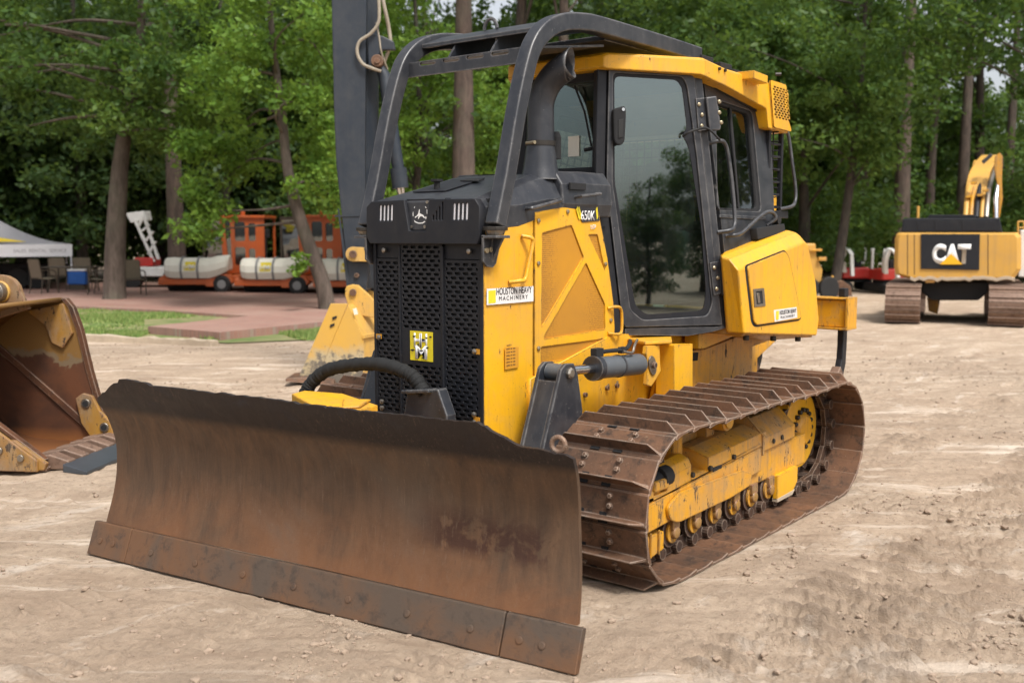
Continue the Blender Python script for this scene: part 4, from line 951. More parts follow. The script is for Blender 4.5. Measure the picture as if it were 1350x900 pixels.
# chain link
b = MB()
for y in (-.055, .055):
    b.prism([(-PIT*.52, y-.015, -.075), (-PIT*.30, y-.015, -.082), (PIT*.30, y-.015, -.082), (PIT*.52, y-.015, -.055), (PIT*.45, y-.015, -.010), (-PIT*.45, y-.015, -.010)], (0, .03, 0))
b.tube([(PIT*.5, -.108, -.048), (PIT*.5, .108, -.048)], .032, 12)
lk = b.build('track_link', CHAIN, None, .004); lk_me = lk.data; bpy.data.objects.remove(lk)
for s in (1, -1):
    TR = link(bpy.data.objects.new('track', None), DZ); TR.location = (0, s*.965, 0)
    for i in range(NS):
        d = (i+.35)*PIT
        if s == -1: d += .07
        c, tg = track_pos(d); c1, _ = track_pos(d-PIT/2); c2, _ = track_pos(d+PIT/2); tg = (c2-c1).normalized(); nn = Vector((-tg.z, 0, tg.x)); c = (c1+c2)/2+(nn*.0)
        if c.z > .7 and XR < c.x < XF: c.z -= .010*math.sin(math.pi*(c.x-XR)/(XF-XR)*2)**2
        yv_ = nn.cross(tg)
        M4 = Matrix(((tg.x, yv_.x, nn.x, c.x), (tg.y, yv_.y, nn.y, 0), (tg.z, yv_.z, nn.z, c.z), (0, 0, 0, 1)))
        o = bpy.data.objects.new('track_shoe', proto_me[i % 4]); link(o, TR); o.matrix_local = M4
        bv = o.modifiers.new('bevel', 'BEVEL'); bv.width = .0025; bv.segments = 1; bv.limit_method = 'ANGLE'; bv.angle_limit = rad(35)
        if s == 1 and c.x > .75 and c.z > .1: slotmark(o)
        o = bpy.data.objects.new('track_link', lk_me); link(o, TR); o.matrix_local = M4
    # frame between the runs
    FR = link(bpy.data.objects.new('track_frame', None), DZ)
    Y0 = 1.10   # outer face
    PO = Plane((0, Y0), (-1, Y0))
    b = MB(); b.box((.06, .965, .33), (1.80, .22, .20)); b.build('frame_beam', YELW, FR, .01)
    rail_ = [(849, 669), (1004, 590), (1004, 612), (1003, 621), (849, 706)]
    rl = plate('rail', P2(PO, rail_), [], PO, .0, .03, YELW, FR, .006)
    pad = round_poly(P2(PO, [(876, 668), (893, 648), (975, 619), (988, 623), (985, 639), (960, 655), (890, 688), (879, 685)]), .03)
    plate('wear_plate', pad, [], PO, .022, .022, YELW, rl, .005)
    plate('rail_shoulder', P2(PO, [(849, 660), (902, 640), (1004, 584), (1004, 589), (849, 668)]), [], PO, -.005, .10, YELW, FR, .005)
    # cover over the recoil spring, with a fold between its two halves
    top = [(898, 592), (985, 545), (1024, 566), (1025, 580), (933, 622), (931, 604)]
    c1 = [onY(x, y, .97) for x, y in ((908, 590), (986, 556))]; c2 = [onY(x, y, 1.085) for x, y in ((934, 603), (1015, 573))]; c3 = [onY(x, y, 1.09) for x, y in ((934, 623), (1014, 589))]
    b = MB(); b.prism([c1[0], c2[0], c3[0], Vector((c3[0].x, .90, c3[0].z)), Vector((c1[0].x, .90, c1[0].z))], c1[1]-c1[0]); b.build('spring_cover', YELW, FR, .004)
    d1 = [onY(x, y, .98) for x, y in ((990, 556), (1022, 548))]; d2 = [onY(x, y, 1.09) for x, y in ((1015, 571), (1057, 568))]
    b = MB(); x0, x1 = -.16, -.62
    b.prism([(x0, .90, .60), (x0, .985, .605), (x0, 1.095, .50), (x0, 1.095, .42), (x0, .90, .42)], (x1-x0, 0, .02)); b.build('motor_cover', YELW, FR, .004)
    b = MB(); b.prism([(x0+.012, .90, .625), (x0+.012, .99, .625), (x0+.012, 1.10, .52), (x0+.012, 1.10, .40), (x0+.012, .90, .40)], (-.024, 0, 0)); b.build('cover_rib', YELW, FR, .002)
    b = MB(); bx = .70; b.prism([(bx, .87, .52), (bx, 1.02, .55), (bx, 1.07, .53), (bx, 1.09, .49), (bx, 1.09, .40), (bx, .87, .40)], (.26, 0, -.02)); b.build('yoke_box', YELW, FR, .008)
    b = MB()
    for x, z in ((.50, .44), (.22, .455), (-.30, .465), (-.42, .47), (.70, .44)): b.tube([(x, 1.085, z), (x, 1.104, z)], .015, 10)
    b.build('cover_bolt', DBOLT, FR, .001)
    b = MB()
    for x in (.42, -.05): b.box((x, 1.094, .425), (.10, .006, .025))
    b.build('cover_slot', DARK, FR)
    # recoil yoke and ram at the idler end
    b = MB(); b.tube([(.93, .965, .475), (1.06, .965, .45)], [.05, .045], 14); b.box((1.10, .965, .44), (.10, .22, .09)); b.box((1.10, 1.055, .42), (.22, .04, .12)); b.build('idler_yoke', YELW, FR, .012)
    b = MB(); b.tube([(.90, 1.05, .47), (.98, 1.05, .468)], [.055, .055], 16); b.tube([(.98, 1.05, .468), (1.10, 1.05, .46)], [.036, .032], 14); b.build('recoil_ram', DARK, FR, .003, True)
    b = MB(); b.box((1.02, 1.075, .445), (.14, .05, .055)); b.box((1.15, 1.07, .40), (.12, .05, .06)); b.build('ram_bracket', YELW, FR, .01)
    # front guard bracket and rear rock guard
    b = MB(); b.prism([(1.20, 1.03, .20), (.98, 1.03, .20), (.98, 1.03, .105), (1.12, 1.03, .085), (1.22, 1.03, .13)], (0, .06, 0)); b.box((1.04, 1.095, .155), (.012, .012, .13)); b.box((1.12, 1.095, .155), (.012, .012, .13)); b.build('front_guard', YELW, FR, .005)
    b = MB(); b.prism([(-.36, 1.07, .24), (-.66, 1.07, .25), (-.66, 1.07, .15), (-.58, 1.07, .09), (-.36, 1.07, .085)], (0, .035, 0)); b.build('rear_guard', YEL, FR, .006)
    b = MB(); b.prism([(-.36, 1.07, .098), (-.62, 1.07, .108), (-.58, 1.07, .08), (-.36, 1.07, .075)], (0, .037, 0)); b.build('guard_wear_edge', CONC, FR, .002)
    # bottom rollers
    for i in range(7):
        x = .86-i*.232; 
        if x < -.55: continue
        b = MB(); b.tube([(x, .87, .165), (x, .90, .165), (x, .905, .165), (x, 1.03, .165), (x, 1.035, .165), (x, 1.062, .165)], [.082, .082, .066, .066, .085, .085], 20); rol = b.build('track_roller', CHAIN, FR, .003, True)
        b = MB(); b.tube([(x, 1.062, .165), (x, 1.076, .165)], .060, 20); b.build('roller_rim', YELW, rol, .002, True)
        b = MB(); b.tube([(x, 1.07, .165), (x, 1.098, .165), (x, 1.103, .165)], [.034, .034, .022], 14); b.box((x, 1.07, .215), (.075, .05, .06)); b.build('roller_cap', OCH, rol, .004, True)
    # carrier roller with its post
    b = MB(); x = .21; b.tube([(x, .93, .655), (x, 1.045, .655), (x, 1.05, .655)], [.060, .060, .05], 20); b.build('carrier_roller', YELW, FR, .003, True)
    b = MB(); b.tube([(x, 1.045, .655), (x, 1.062, .655)], .046, 18); b.build('carrier_cap', YEL, FR, .002, True)
    b = MB(); b.tube([(.62, .93, .42), (.62, .93, .70)], .05, 12); b.box((x, .90, .55), (.10, .08, .2)); b.build('carrier_post', YELW, FR, .006)
    # idler
    b = MB(); zi = ZC
    b.tube([(XF, .90, zi), (XF, .93, zi), (XF, .932, zi), (XF, .998, zi), (XF, 1.0, zi), (XF, 1.03, zi)], [.255, .255, .275, .275, .255, .255], 32); b.build('idler', CHAIN, DZ, .003, True) if s == 1 else b.mirror() and None
    ZS = .418
    # sprocket: toothed ring, yellow drive cover, bolt circle
    SP = link(bpy.data.objects.new('sprocket', None), DZ)
    n = 13; pts = []
    for i in range(n*8):
        a = 2*math.pi*i/(n*8); ph = (i % 8)/8; rr_ = .278+.024*math.cos(2*math.pi*ph)
        pts.append((XR+rr_*math.cos(a), .935, ZS+rr_*math.sin(a)))
    b = MB(); b.prism(pts, (0, .035, 0)); b.build('sprocket_ring', CHAIN, SP, .003)
    b = MB(); b.tube([(XR, .88, ZS), (XR, .965, ZS), (XR, .975, ZS)], [.262, .262, .250], 44)
    b.build('drive_cover', YEL, SP, .003, True)
    b = MB(); b.tube([(XR, .97, ZS), (XR, 1.0, ZS), (XR, 1.012, ZS)], [.115, .105, .090], 28); b.build('hub', YELW, SP, .003, True)
    b = MB()
    for i in range(16):
        a = 2*math.pi*i/16; c = Vector((XR+.132*math.cos(a), .974, ZS+.132*math.sin(a))); b.tube([c, c+Vector((0, .022, 0)), c+Vector((0, .027, 0))], [.016, .016, .010], 8)
    b.build('hub_bolt', DBOLT, SP, .001)
    if s == -1: flipy(FR); flipy(SP)
b = MB(); b.tube([(XF, -.90, ZC), (XF, -.93, ZC), (XF, -.932, ZC), (XF, -.998, ZC), (XF, -1.0, ZC), (XF, -1.03, ZC)], [.255, .255, .275, .275, .255, .255], 32); b.build('idler', CHAIN, DZ, .003, True)
# dark inner housings between frame and tracks
b = MB()
for s in (1, -1):
    b.box((-.1, s*.70, .55), (1.5, .36, .30)); b.tube([(XR, s*.4, ZC), (XR, s*.9, ZC)], .17, 20); b.tube([(.45, s*.4, .40), (.45, s*.9, .40)], .09, 14)
b.build('cross_shaft_housing', YELW, DZ, .01)

# ------------------------------------------------------------------ GROUND
_T = {}
def table(k):
    if k not in _T: _T[k] = np.random.RandomState(k).rand(256, 256)
    return _T[k]
def vnoise(x, y, sc_, seed, oct_=1, pers=.5):
    tot = np.zeros_like(x); amp = 1; A = 0
    for o in range(oct_):
        T = table(seed+o); X = x/sc_*2**o+37.3; Y = y/sc_*2**o+91.7
        xi = np.floor(X).astype(int); yi = np.floor(Y).astype(int); fx = X-xi; fy = Y-yi; fx = fx*fx*(3-2*fx); fy = fy*fy*(3-2*fy)
        a = T[xi % 256, yi % 256]; b_ = T[(xi+1) % 256, yi % 256]; c = T[xi % 256, (yi+1) % 256]; d = T[(xi+1) % 256, (yi+1) % 256]
        tot += amp*((a*(1-fx)+b_*fx)*(1-fy)+(c*(1-fx)+d*fx)*fy-.5); A += amp; amp *= pers
    return tot/A
BANDS = []
for px, py, wd, st, wgt in ((1180, 760, .30, .17, 1.0), (1345, 700, .28, .17, 1.0), (1040, 830, .22, .17, .6), (1250, 560, .3, .17, .6), (300, 810, .30, .16, .55), (60, 800, .25, .16, .5), (90, 650, .25, .17, .5), (560, 880, .25, .16, .4)):
    q = onZ(px, py); BANDS.append((q.x, q.y, wd, st, wgt))
def gheight(x, y, loose=None):
    LB = np.zeros_like(x)
    r = (x-CAM.x)*RIGHT.x+(y-CAM.y)*RIGHT.y; F = (x-CAM.x)*FWD.x+(y-CAM.y)*FWD.y
    h = .050*vnoise(x, y, 1.3, 3, 3)+.038*vnoise(x, y*1.0, .28, 9, 5, .62)
    h += .026*vnoise(r*.22, F, .10, 19, 3, .6)+.014*vnoise(x*.18, y, .14, 23, 3, .6)                               # long scraped streaks
    cl = vnoise(x, y, .9, 29, 3); cm = np.clip((cl-.02)*6, 0, 1)              # areas of crumbled soil
    h += cm*(.070*np.abs(vnoise(x, y, .085, 33, 3, .65)))
    for bx, by, wd, st, wgt in BANDS:
        dx = x-bx; dy = y-by+.06*vnoise(x, y, 1.0, 41, 2); m = np.clip((wd*(1+1.3*vnoise(x, y, .35, 47, 4, .65))-np.abs(dy))/.13, 0, 1)*np.clip(1.0+1.9*vnoise(x, y, .8, 49, 3, .6), 0, 1)*wgt; LB = np.maximum(LB, m)
        ph = (dx/st+.25*vnoise(x, y, .5, 55, 2)) % 1; h += m*(.058*np.exp(-((ph-.5)/.11)**2)*np.clip(.7+1.6*vnoise(x, y, .22, 61, 2), 0, 1.4)-.020+.050*np.abs(vnoise(x, y, .05, 71, 3, .7)))
    fade = np.clip((30-F)/16, .25, 1); h *= fade
    if loose is not None: loose[...] = np.clip(np.maximum(LB, cm*.75)*np.clip(.6+1.8*vnoise(x, y, .12, 81, 4, .7), 0, 1), 0, 1)
    dz = np.clip(1-((np.abs(x-.1)-1.2)/.3), 0, 1)*np.clip(1-((np.abs(y)-1.30)/.16), 0, 1); h = h*(1-dz*.85)+.002*dz
    sx = (x-BA.x)*BU.x+(y-BA.y)*BU.y; tx = (x-BA.x)*BN.x+(y-BA.y)*BN.y; nb = np.clip((.16-np.abs(tx+.02))/.08, 0, 1)*np.clip((sx+.15)/.1, 0, 1)*np.clip((BL+.15-sx)/.1, 0, 1); h = h*(1-nb)+nb*np.minimum(h*.3-.012, -.006)
    flat = np.clip((F-15.6)/.6, 0, 1)*np.clip((-.3-r)/1.5, 0, 1); h = h*(1-flat)-.03*flat
    return h
def polar_ground():
    a0 = math.atan2(FWD.y, FWD.x); span = rad(36)
    ang = np.concatenate([np.linspace(-span, span, 700), np.linspace(span, 2*math.pi-span, 92)[1:-1]])+a0
    rr = [1.2]
    while rr[-1] < 3.3: rr.append(rr[-1]*1.05)
    while rr[-1] < 12: rr.append(rr[-1]*1.0030)
    while rr[-1] < 30: rr.append(rr[-1]*1.007)
    while rr[-1] < 900: rr.append(rr[-1]*1.07)
    rr = np.array(rr); nA = len(ang); nR = len(rr)
    Rr, Aa = np.meshgrid(rr, ang, indexing='ij'); X = CAM.x+Rr*np.cos(Aa); Y = CAM.y+Rr*np.sin(Aa); LO = np.zeros_like(X); Z = gheight(X, Y, LO)
    co = np.stack([X, Y, Z], -1).reshape(-1, 3); co = np.vstack([co, [CAM.x, CAM.y, 0]])
    i = np.arange(nR-1)[:, None]; j = np.arange(nA)[None, :]; j2 = (j+1) % nA
    q = np.stack([i*nA+j, (i+1)*nA+j, (i+1)*nA+j2, i*nA+j2], -1).reshape(-1, 4)
    me = bpy.data.meshes.new('ground'); nq = len(q); nt_ = nA
    me.vertices.add(len(co)); me.vertices.foreach_set('co', co.astype(np.float32).ravel())
    tri = np.stack([np.full(nA, len(co)-1), np.arange(nA), (np.arange(nA)+1) % nA], -1)
    me.loops.add(nq*4+nt_*3); me.loops.foreach_set('vertex_index', np.concatenate([q.ravel(), tri.ravel()]).astype(np.int32))
    me.polygons.add(nq+nt_); me.polygons.foreach_set('loop_start', np.concatenate([np.arange(nq)*4, nq*4+np.arange(nt_)*3]).astype(np.int32))
    me.polygons.foreach_set('use_smooth', [True]*(nq+nt_)); me.update(); me.validate(); at_ = me.attributes.new('loose', 'FLOAT', 'POINT'); at_.data.foreach_set('value', np.append(LO.ravel(), 0).astype(np.float32))
    return me
def mk_ground():
    m, t = newmat('dry_sandy_soil'); v = coords(t); vs_ = coords(t, (.35, 1, 1)); gm = N(t, 'NewGeometry')
    n1 = noise(t, v, .45, 6, .6, .3); n2 = noise(t, vs_, 3.2, 9, .68, .4); n3 = noise(t, v, 22, 9, .75); n4 = noise(t, v, 120, 6, .7)
    c = mix(t, ramp(t, n1, [(.35, g(0)), (.65, g(1))]), (.575, .45, .335), (.485, .365, .265))
    c = mix(t, ramp(t, n2, [(.42, g(0)), (.66, g(.75))]), c, (.38, .28, .20))
    c = mix(t, ramp(t, n3, [(.50, g(0)), (.66, g(.75))]), c, (.27, .20, .145))
    c = mix(t, ramp(t, n2, [(.28, g(.9)), (.42, g(0))]), c, (.70, .61, .52))
    c = mix(t, ramp(t, n4, [(.60, g(0)), (.68, g(.7))]), c, (.62, .56, .50))
    tc_ = N(t, 'TexCoord'); m1_ = N(t, 'Mapping'); m1_.inputs['Rotation'].default_value = (0, 0, -LROT); t.links.new(tc_.outputs['Object'], m1_.inputs['Vector'])
    m2_ = N(t, 'Mapping'); m2_.inputs['Scale'].default_value = (.10, 1, 1); t.links.new(m1_.outputs[0], m2_.inputs['Vector']); st = noise(t, m2_.outputs[0], 4.5, 7, .7, .3)
    c = mix(t, ramp(t, st, [(.53, g(0)), (.62, g(.55))]), c, (.36, .26, .185)); c = mix(t, ramp(t, st, [(.36, g(.6)), (.44, g(0))]), c, (.80, .68, .56))     # scraped streaks left by blades and tyres, rut shading put into the colour
    lo = N(t, 'Attribute', attribute_name='loose'); c = mix(t, maprange(t, lo.outputs['Fac'], .10, 1, 0, .6), c, mix(t, n3, (.24, .175, .125), (.47, .36, .26)))
    s = N(t, 'SeparateXYZ'); t.links.new(gm.outputs['Position'], s.inputs[0])
    c = mix(t, maprange(t, s.outputs[2], .006, .032, 0, .6), c, (.30, .225, .165))      # crumbs of damper soil stand proud
    hsum = mix(t, .45, n3, n4)
    finish(t, c, .95, 0, hsum, 1.0, .035, 0, .2)
mk_ground()
gme = polar_ground(); gme.materials.append(MAT['dry_sandy_soil']); go = link(bpy.data.objects.new('ground', gme)); tag(go, kind='structure')
SOILC = plain('soil_clod', (.30, .225, .165), .95, 0, .35, 30, .6)
def clods():
    r = np.random.RandomState(5); ico = bmesh.new(); bmesh.ops.create_icosphere(ico, subdivisions=1, radius=1); bv = np.array([v.co[:] for v in ico.verts]); bf = [[v.index for v in f.verts] for f in ico.faces]; ico.free()
    V = []; Fc = []; n = 0
    pts = []
    while len(pts) < 10000:
        d = 2.6+14*r.rand()**1.7; a = r.uniform(-.62, .62); p = CAM+FWD*(d)+RIGHT*(d*math.tan(a)); x, y = p.x, p.y
        if -1.7 < x < 1.7 and abs(y) < 1.33: continue
        dens = vnoise(np.array([x]), np.array([y]), .9, 29, 3)[0]
        if r.rand() > .12+max(0, dens*4.5): continue
        pts.append((x, y))
    xs = np.array([p[0] for p in pts]); ys = np.array([p[1] for p in pts]); hz_ = gheight(xs, ys)
    for (x, y), z in zip(pts, hz_):
        s = .003+.015*r.rand()**5+.003*r.rand(); j = bv*(1+.35*(r.rand(len(bv), 1)-.5))*np.array([s*r.uniform(.8, 1.6), s*r.uniform(.8, 1.4), s*r.uniform(.5, .9)])
        a = r.rand()*6.3; R2 = np.array([[math.cos(a), -math.sin(a), 0], [math.sin(a), math.cos(a), 0], [0, 0, 1]]); V.append(j@R2.T+[x, y, z+s*.25]); Fc += [[i+n for i in f] for f in bf]; n += len(bv)
    V = np.vstack(V); me = bpy.data.meshes.new('soil_clods'); me.from_pydata(V.tolist(), [], Fc); me.materials.append(SOILC)
    tag(link(bpy.data.objects.new('soil_clods', me)), kind='stuff', label='small crumbs and clods of dry soil lying on the dirt yard')
clods()

# grass verge, brick terrace, raised walk, kerb
def flat_sheet(name, pix, z, mat, kind='structure', thick=0, zb=None):
    pts = [onZ(px, py, z) if not isinstance(px, Vector) else px for px, py in pix]; b = MB()
    if thick: b.prism(pts, (0, 0, -thick))
    else: b.add(pts, [tuple(range(len(pts)))])
    o = b.build(name, mat); tag(o, kind=kind); return o
def mk_grassbase():
    m, t = newmat('grass_soil'); v = coords(t); n = noise(t, v, 1.3, 7, .65); c = mix(t, ramp(t, n, [(.4, g(0)), (.62, g(1))]), (.10, .15, .035), (.26, .22, .11)); finish(t, c, .9, 0, n, .3, .02)
    m, t = newmat('grass_blade'); oi = N(t, 'Attribute', attribute_name='tint'); c = ramp(t, oi.outputs['Fac'], [(0, (.09, .17, .03)), (.6, (.16, .25, .05)), (1, (.34, .34, .12))]); finish(t, c, .7)
    m, t = newmat('brick_paving'); v = coords(t, (1, 1, 1)); bk = N(t, 'TexBrick'); bk.inputs['Scale'].default_value = 4.5; bk.inputs['Color1'].default_value = (.30, .135, .10, 1); bk.inputs['Color2'].default_value = (.22, .105, .085, 1); bk.inputs['Mortar'].default_value = (.26, .20, .16, 1); bk.inputs['Mortar Size'].default_value = .02
    t.links.new(v, bk.inputs['Vector']); n = noise(t, v, .8, 7, .65); c = mix(t, ramp(t, n, [(.35, g(0)), (.7, g(.6))]), bk.outputs[0], (.36, .25, .20)); finish(t, c, .85, 0, bk.outputs['Fac'], -.3, .01)
mk_grassbase()
gz = -.012
flat_sheet('grass', [(-260, 398), (60, 400.5), (200, 408), (335, 416), (330, 420), (425, 424), (520, 428), (560, 432), (470, 440), (420, 447), (300, 452), (190, 446), (60, 444), (-260, 440)], gz, MAT['grass_soil'])
flat_sheet('terrace', [(-420, 398), (65, 402), (200, 408), (337, 417), (430, 424), (540, 427), (720, 428), (760, 377), (430, 372), (-500, 372)], .05, MAT['brick_paving'], thick=.09)
flat_sheet('raised_walk', [(195, 430), (290, 438), (432, 423.5), (340, 415)], .12, MAT['brick_paving'], thick=.16)
def grass_blades():
    r = np.random.RandomState(2); A = [onZ(*p) for p in ((-200, 401), (340, 418), (420, 440), (200, 446), (-200, 440))]
    n = 42000; V = np.zeros((n*3, 3)); tint = np.zeros(n*3); k = 0
    while k < n:
        px = r.uniform(-60, 560); py = r.uniform(400, 450)
        top = 400+max(0, (px-60)*.058); bot = 443+6*math.sin(px*.05)
        if px > 428: top = 426; bot = 441-(px-428)*.04
        if py < top+1 or py > bot: continue
        if 190 < px < 432 and 414+ (430-px)*.03 < py < (430+(px-195)*.09 if px < 290 else 439-(px-290)*.107)+1: continue
        p = onZ(px, py, gz)
        dn = vnoise(np.array([p.x]), np.array([p.y]), 1.2, 88, 2)[0]
        if dn > .12 and r.rand() < .85: continue
        hgt = r.uniform(.03, .09)*(1 if dn < 0 else .6); a = r.rand()*6.28; w_ = .008; lean = r.uniform(-.03, .03, 2)
        V[k*3] = (p.x+w_*math.cos(a), p.y+w_*math.sin(a), p.z); V[k*3+1] = (p.x-w_*math.cos(a), p.y-w_*math.sin(a), p.z); V[k*3+2] = (p.x+lean[0], p.y+lean[1], p.z+hgt); tint[k*3:k*3+3] = r.rand(); k += 1
    me = bpy.data.meshes.new('grass_blades'); me.vertices.add(n*3); me.vertices.foreach_set('co', V.astype(np.float32).ravel()); me.loops.add(n*3); me.loops.foreach_set('vertex_index', np.arange(n*3, dtype=np.int32)); me.polygons.add(n); me.polygons.foreach_set('loop_start', np.arange(n, dtype=np.int32)*3)
    at_ = me.attributes.new('tint', 'FLOAT', 'POINT'); at_.data.foreach_set('value', tint.astype(np.float32)); me.update(); me.materials.append(MAT['grass_blade'])
    tag(link(bpy.data.objects.new('grass_blades', me)), kind='stuff', label='short green lawn grass between the dirt yard and the brick terrace')
grass_blades()
K = [onZ(x, y) for x, y in ((-60, 441), (60, 443.5), (140, 447.5), (200, 449.5), (245, 451.5), (284, 454))]
r_ = random.Random(4); b = MB(); kp = smooth_path(K, 6); rr = []
for i, p in enumerate(kp):
    d = (kp[min(i+1, len(kp)-1)]-kp[max(i-1, 0)]).normalized(); q = Vector((-d.y, d.x, 0)); hh = .07+r_.uniform(-.02, .015)
    rr.append([p-q*.10+Vector((0, 0, -.06)), p-q*(.09+r_.uniform(-.01, .01))+Vector((0, 0, hh)), p+q*.07+Vector((0, 0, hh+r_.uniform(-.015, .01))), p+q*.09+Vector((0, 0, -.06))])
tag(b.rings(rr).build('curb', CONC, None, .012), 'broken pale concrete kerb along the front of the grass strip', 'curb')

# ------------------------------------------------------------------ TREES
def mk_leaf(name, c0, c1, c2, tr=.45):
    m, t = newmat(name); a = N(t, 'Attribute', attribute_name='tint'); c = ramp(t, a.outputs['Fac'], [(0, c0), (.5, c1), (1, c2)])
    d = N(t, 'BsdfPrincipled'); d.inputs['Roughness'].default_value = .55; d.inputs['Specular IOR Level'].default_value = .35; t.links.new(c, d.inputs['Base Color'])
    tl = N(t, 'BsdfTranslucent'); c2_ = mix(t, .5, c, (.24, .34, .05), 'MIX'); t.links.new(c2_, tl.inputs[0]); mx = N(t, 'MixShader'); mx.inputs[0].default_value = tr
    t.links.new(d.outputs[0], mx.inputs[1]); t.links.new(tl.outputs[0], mx.inputs[2]); o = N(t, 'OutputMaterial'); t.links.new(mx.outputs[0], o.inputs[0]); return m
LF_BR = mk_leaf('bright_leaf', (.075, .160, .022), (.135, .255, .034), (.22, .35, .052))
LF_MD = mk_leaf('mid_leaf', (.034, .080, .018), (.064, .135, .027), (.12, .20, .042), .45)
LF_DK = mk_leaf('dark_leaf', (.022, .052, .017), (.042, .086, .024), (.08, .13, .036), .4)
LF_PN = mk_leaf('pine_needle', (.035, .075, .022), (.06, .11, .03), (.09, .14, .04), .3)
def mk_bark(name, a, b_):
    m, t = newmat(name); v = coords(t, (1, 1, .22)); n = noise(t, v, 9, 8, .7, .6); n2 = noise(t, coords(t), 1.2, 5, .6); c = mix(t, ramp(t, n, [(.35, g(0)), (.65, g(1))]), a, b_); c = mix(t, ramp(t, n2, [(.5, g(0)), (.8, g(.5))]), c, (.12, .13, .08)); finish(t, c, .9, 0, n, 1, .03)
    return m
BARK = mk_bark('oak_bark', (.055, .042, .032), (.13, .10, .08)); BARKP = mk_bark('pine_bark', (.05, .036, .029), (.12, .085, .066)); BARKD = mk_bark('dark_bark', (.03, .024, .02), (.075, .06, .048))
def leaf_me(name, clumps, size, seed, mat):
    r = np.random.RandomState(seed); Cs = []; Ts = []
    for (cx_, cy_, cz_, rd, n, tn) in clumps:
        p = r.normal(size=(n, 3)); p /= np.linalg.norm(p, axis=1)[:, None]; p *= (r.rand(n, 1)**.45)*rd*np.array([1, 1, .62]); Cs.append(p+[cx_, cy_, cz_]); Ts.append(np.clip(tn+.22*r.randn(n), 0, 1))
    c = np.vstack(Cs); T = np.concatenate(Ts); n = len(c)
    nn = r.normal(size=(n, 3))+[0, 0, .9]; nn /= np.linalg.norm(nn, axis=1)[:, None]; a = r.normal(size=(n, 3)); a -= nn*(a*nn).sum(1)[:, None]; a /= np.linalg.norm(a, axis=1)[:, None]; b_ = np.cross(nn, a)
    s = size*(.45+1.1*r.rand(n, 1)**1.5); V = np.stack([c+a*s, c+b_*s*.45-nn*s*.1, c-a*s*.8, c-b_*s*.45-nn*s*.1], 1).reshape(-1, 3)
    me = bpy.data.meshes.new(name); me.vertices.add(n*4); me.vertices.foreach_set('co', V.astype(np.float32).ravel()); me.loops.add(n*4); me.loops.foreach_set('vertex_index', np.arange(n*4, dtype=np.int32)); me.polygons.add(n); me.polygons.foreach_set('loop_start', np.arange(n, dtype=np.int32)*4)
    at_ = me.attributes.new('tint', 'FLOAT', 'POINT'); at_.data.foreach_set('value', np.repeat(T, 4).astype(np.float32)); me.update(); me.materials.append(mat); return me
def crown_clumps(r, c, rad3, n, cr, per, tn=.5, shell=.55):
    o = []
    for i in range(n):
        d = Vector((r.gauss(0, 1), r.gauss(0, 1), r.gauss(0, 1))).normalized(); k = shell+(1-shell)*r.random() if r.random() < .75 else r.random()*shell
        q = cr*r.uniform(.6, 1.25); o.append((c[0]+d.x*rad3[0]*k, c[1]+d.y*rad3[1]*k, c[2]+d.z*rad3[2]*k, q, int(per*q*q/cr/cr), min(1, max(0, tn+r.uniform(-.3, .3)))))
    return o
def make_tree(name, label, cat, r, F, trunk, trad, clumps, leaf, lsize, bark, seed, group=None, limbs=14, rz=None):
    t = thing(name, label, cat, LV(r, F, 0), group, LROT if rz is None else rz); rnd = random.Random(seed); b = MB()
    path = smooth_path([Vector(p) for p in trunk], 5); n = len(path); rs = [trad*(1-.75*i/(n-1))*(1.25 if i == 0 else 1) for i in range(n)]; b.tube(path, rs, 12)
    tk = b.build('trunk', bark, t, 0, True)
    big = sorted(clumps, key=lambda c: -c[3])[:limbs]; b = MB()
    for c in big:
        e = Vector(c[:3]); i = max(0, min(n-2, int(n*rnd.uniform(.3, .85)))); 
        cand = [p for p in path if p.z < e.z+.3] or [path[n//2]]; s = cand[-1] if rnd.random() < .4 else cand[max(0, len(cand)-1-rnd.randint(0, 4))]
        m_ = s.lerp(e, .5)+Vector((rnd.uniform(-.3, .3), rnd.uniform(-.3, .3), rnd.uniform(-.1, .5))); q = smooth_path([s, m_, e], 4); b.tube(q, [max(.010, trad*.22*(1-.85*k/(len(q)-1))) for k in range(len(q))], 6)
    if big: b.build('limbs', bark, t, 0, True)
    o = link(bpy.data.objects.new('crown', leaf_me('crown', clumps, lsize, seed, leaf)), t); return t
R_ = random.Random(21)
def px2(px, py, F): q = atF(px, py, F); return (px-CX)/FPX*F*1.0, q.z     # lateral metres, height
def at_r(px, F): return (px-CX)/(FPX*math.cos(PITCH))*F if False else (atF(px, 380, F)-CAM).dot(RIGHT)
def spread(r0, F0, spec, per, cr, jitter=.5, seed=0):
    """clumps of leaves at measured spots of the crown; spec = (px, py, depth offset, spread)"""
    rn = random.Random(seed); o = []
    for px, py, dF, tn in spec:
        q = atF(px, py, F0+dF); lr = (q-CAM).dot(RIGHT)-r0; o.append((lr+rn.uniform(-jitter, jitter), dF+rn.uniform(-jitter, jitter), q.z+rn.uniform(-jitter, jitter)*.6, cr*rn.uniform(.7, 1.2), per, tn))
    return o
def region(x0, x1, y0, y1, n, d0, d1, tn, seed, keep=None):
    rn = random.Random(seed); o = []
    while len(o) < n:
        x = rn.uniform(x0, x1); y = rn.uniform(y0, y1)
        if keep and not keep(x, y): continue
        o.append((x, y, rn.uniform(d0, d1), min(1, max(0, tn+rn.uniform(-.25, .25)))))
    return o
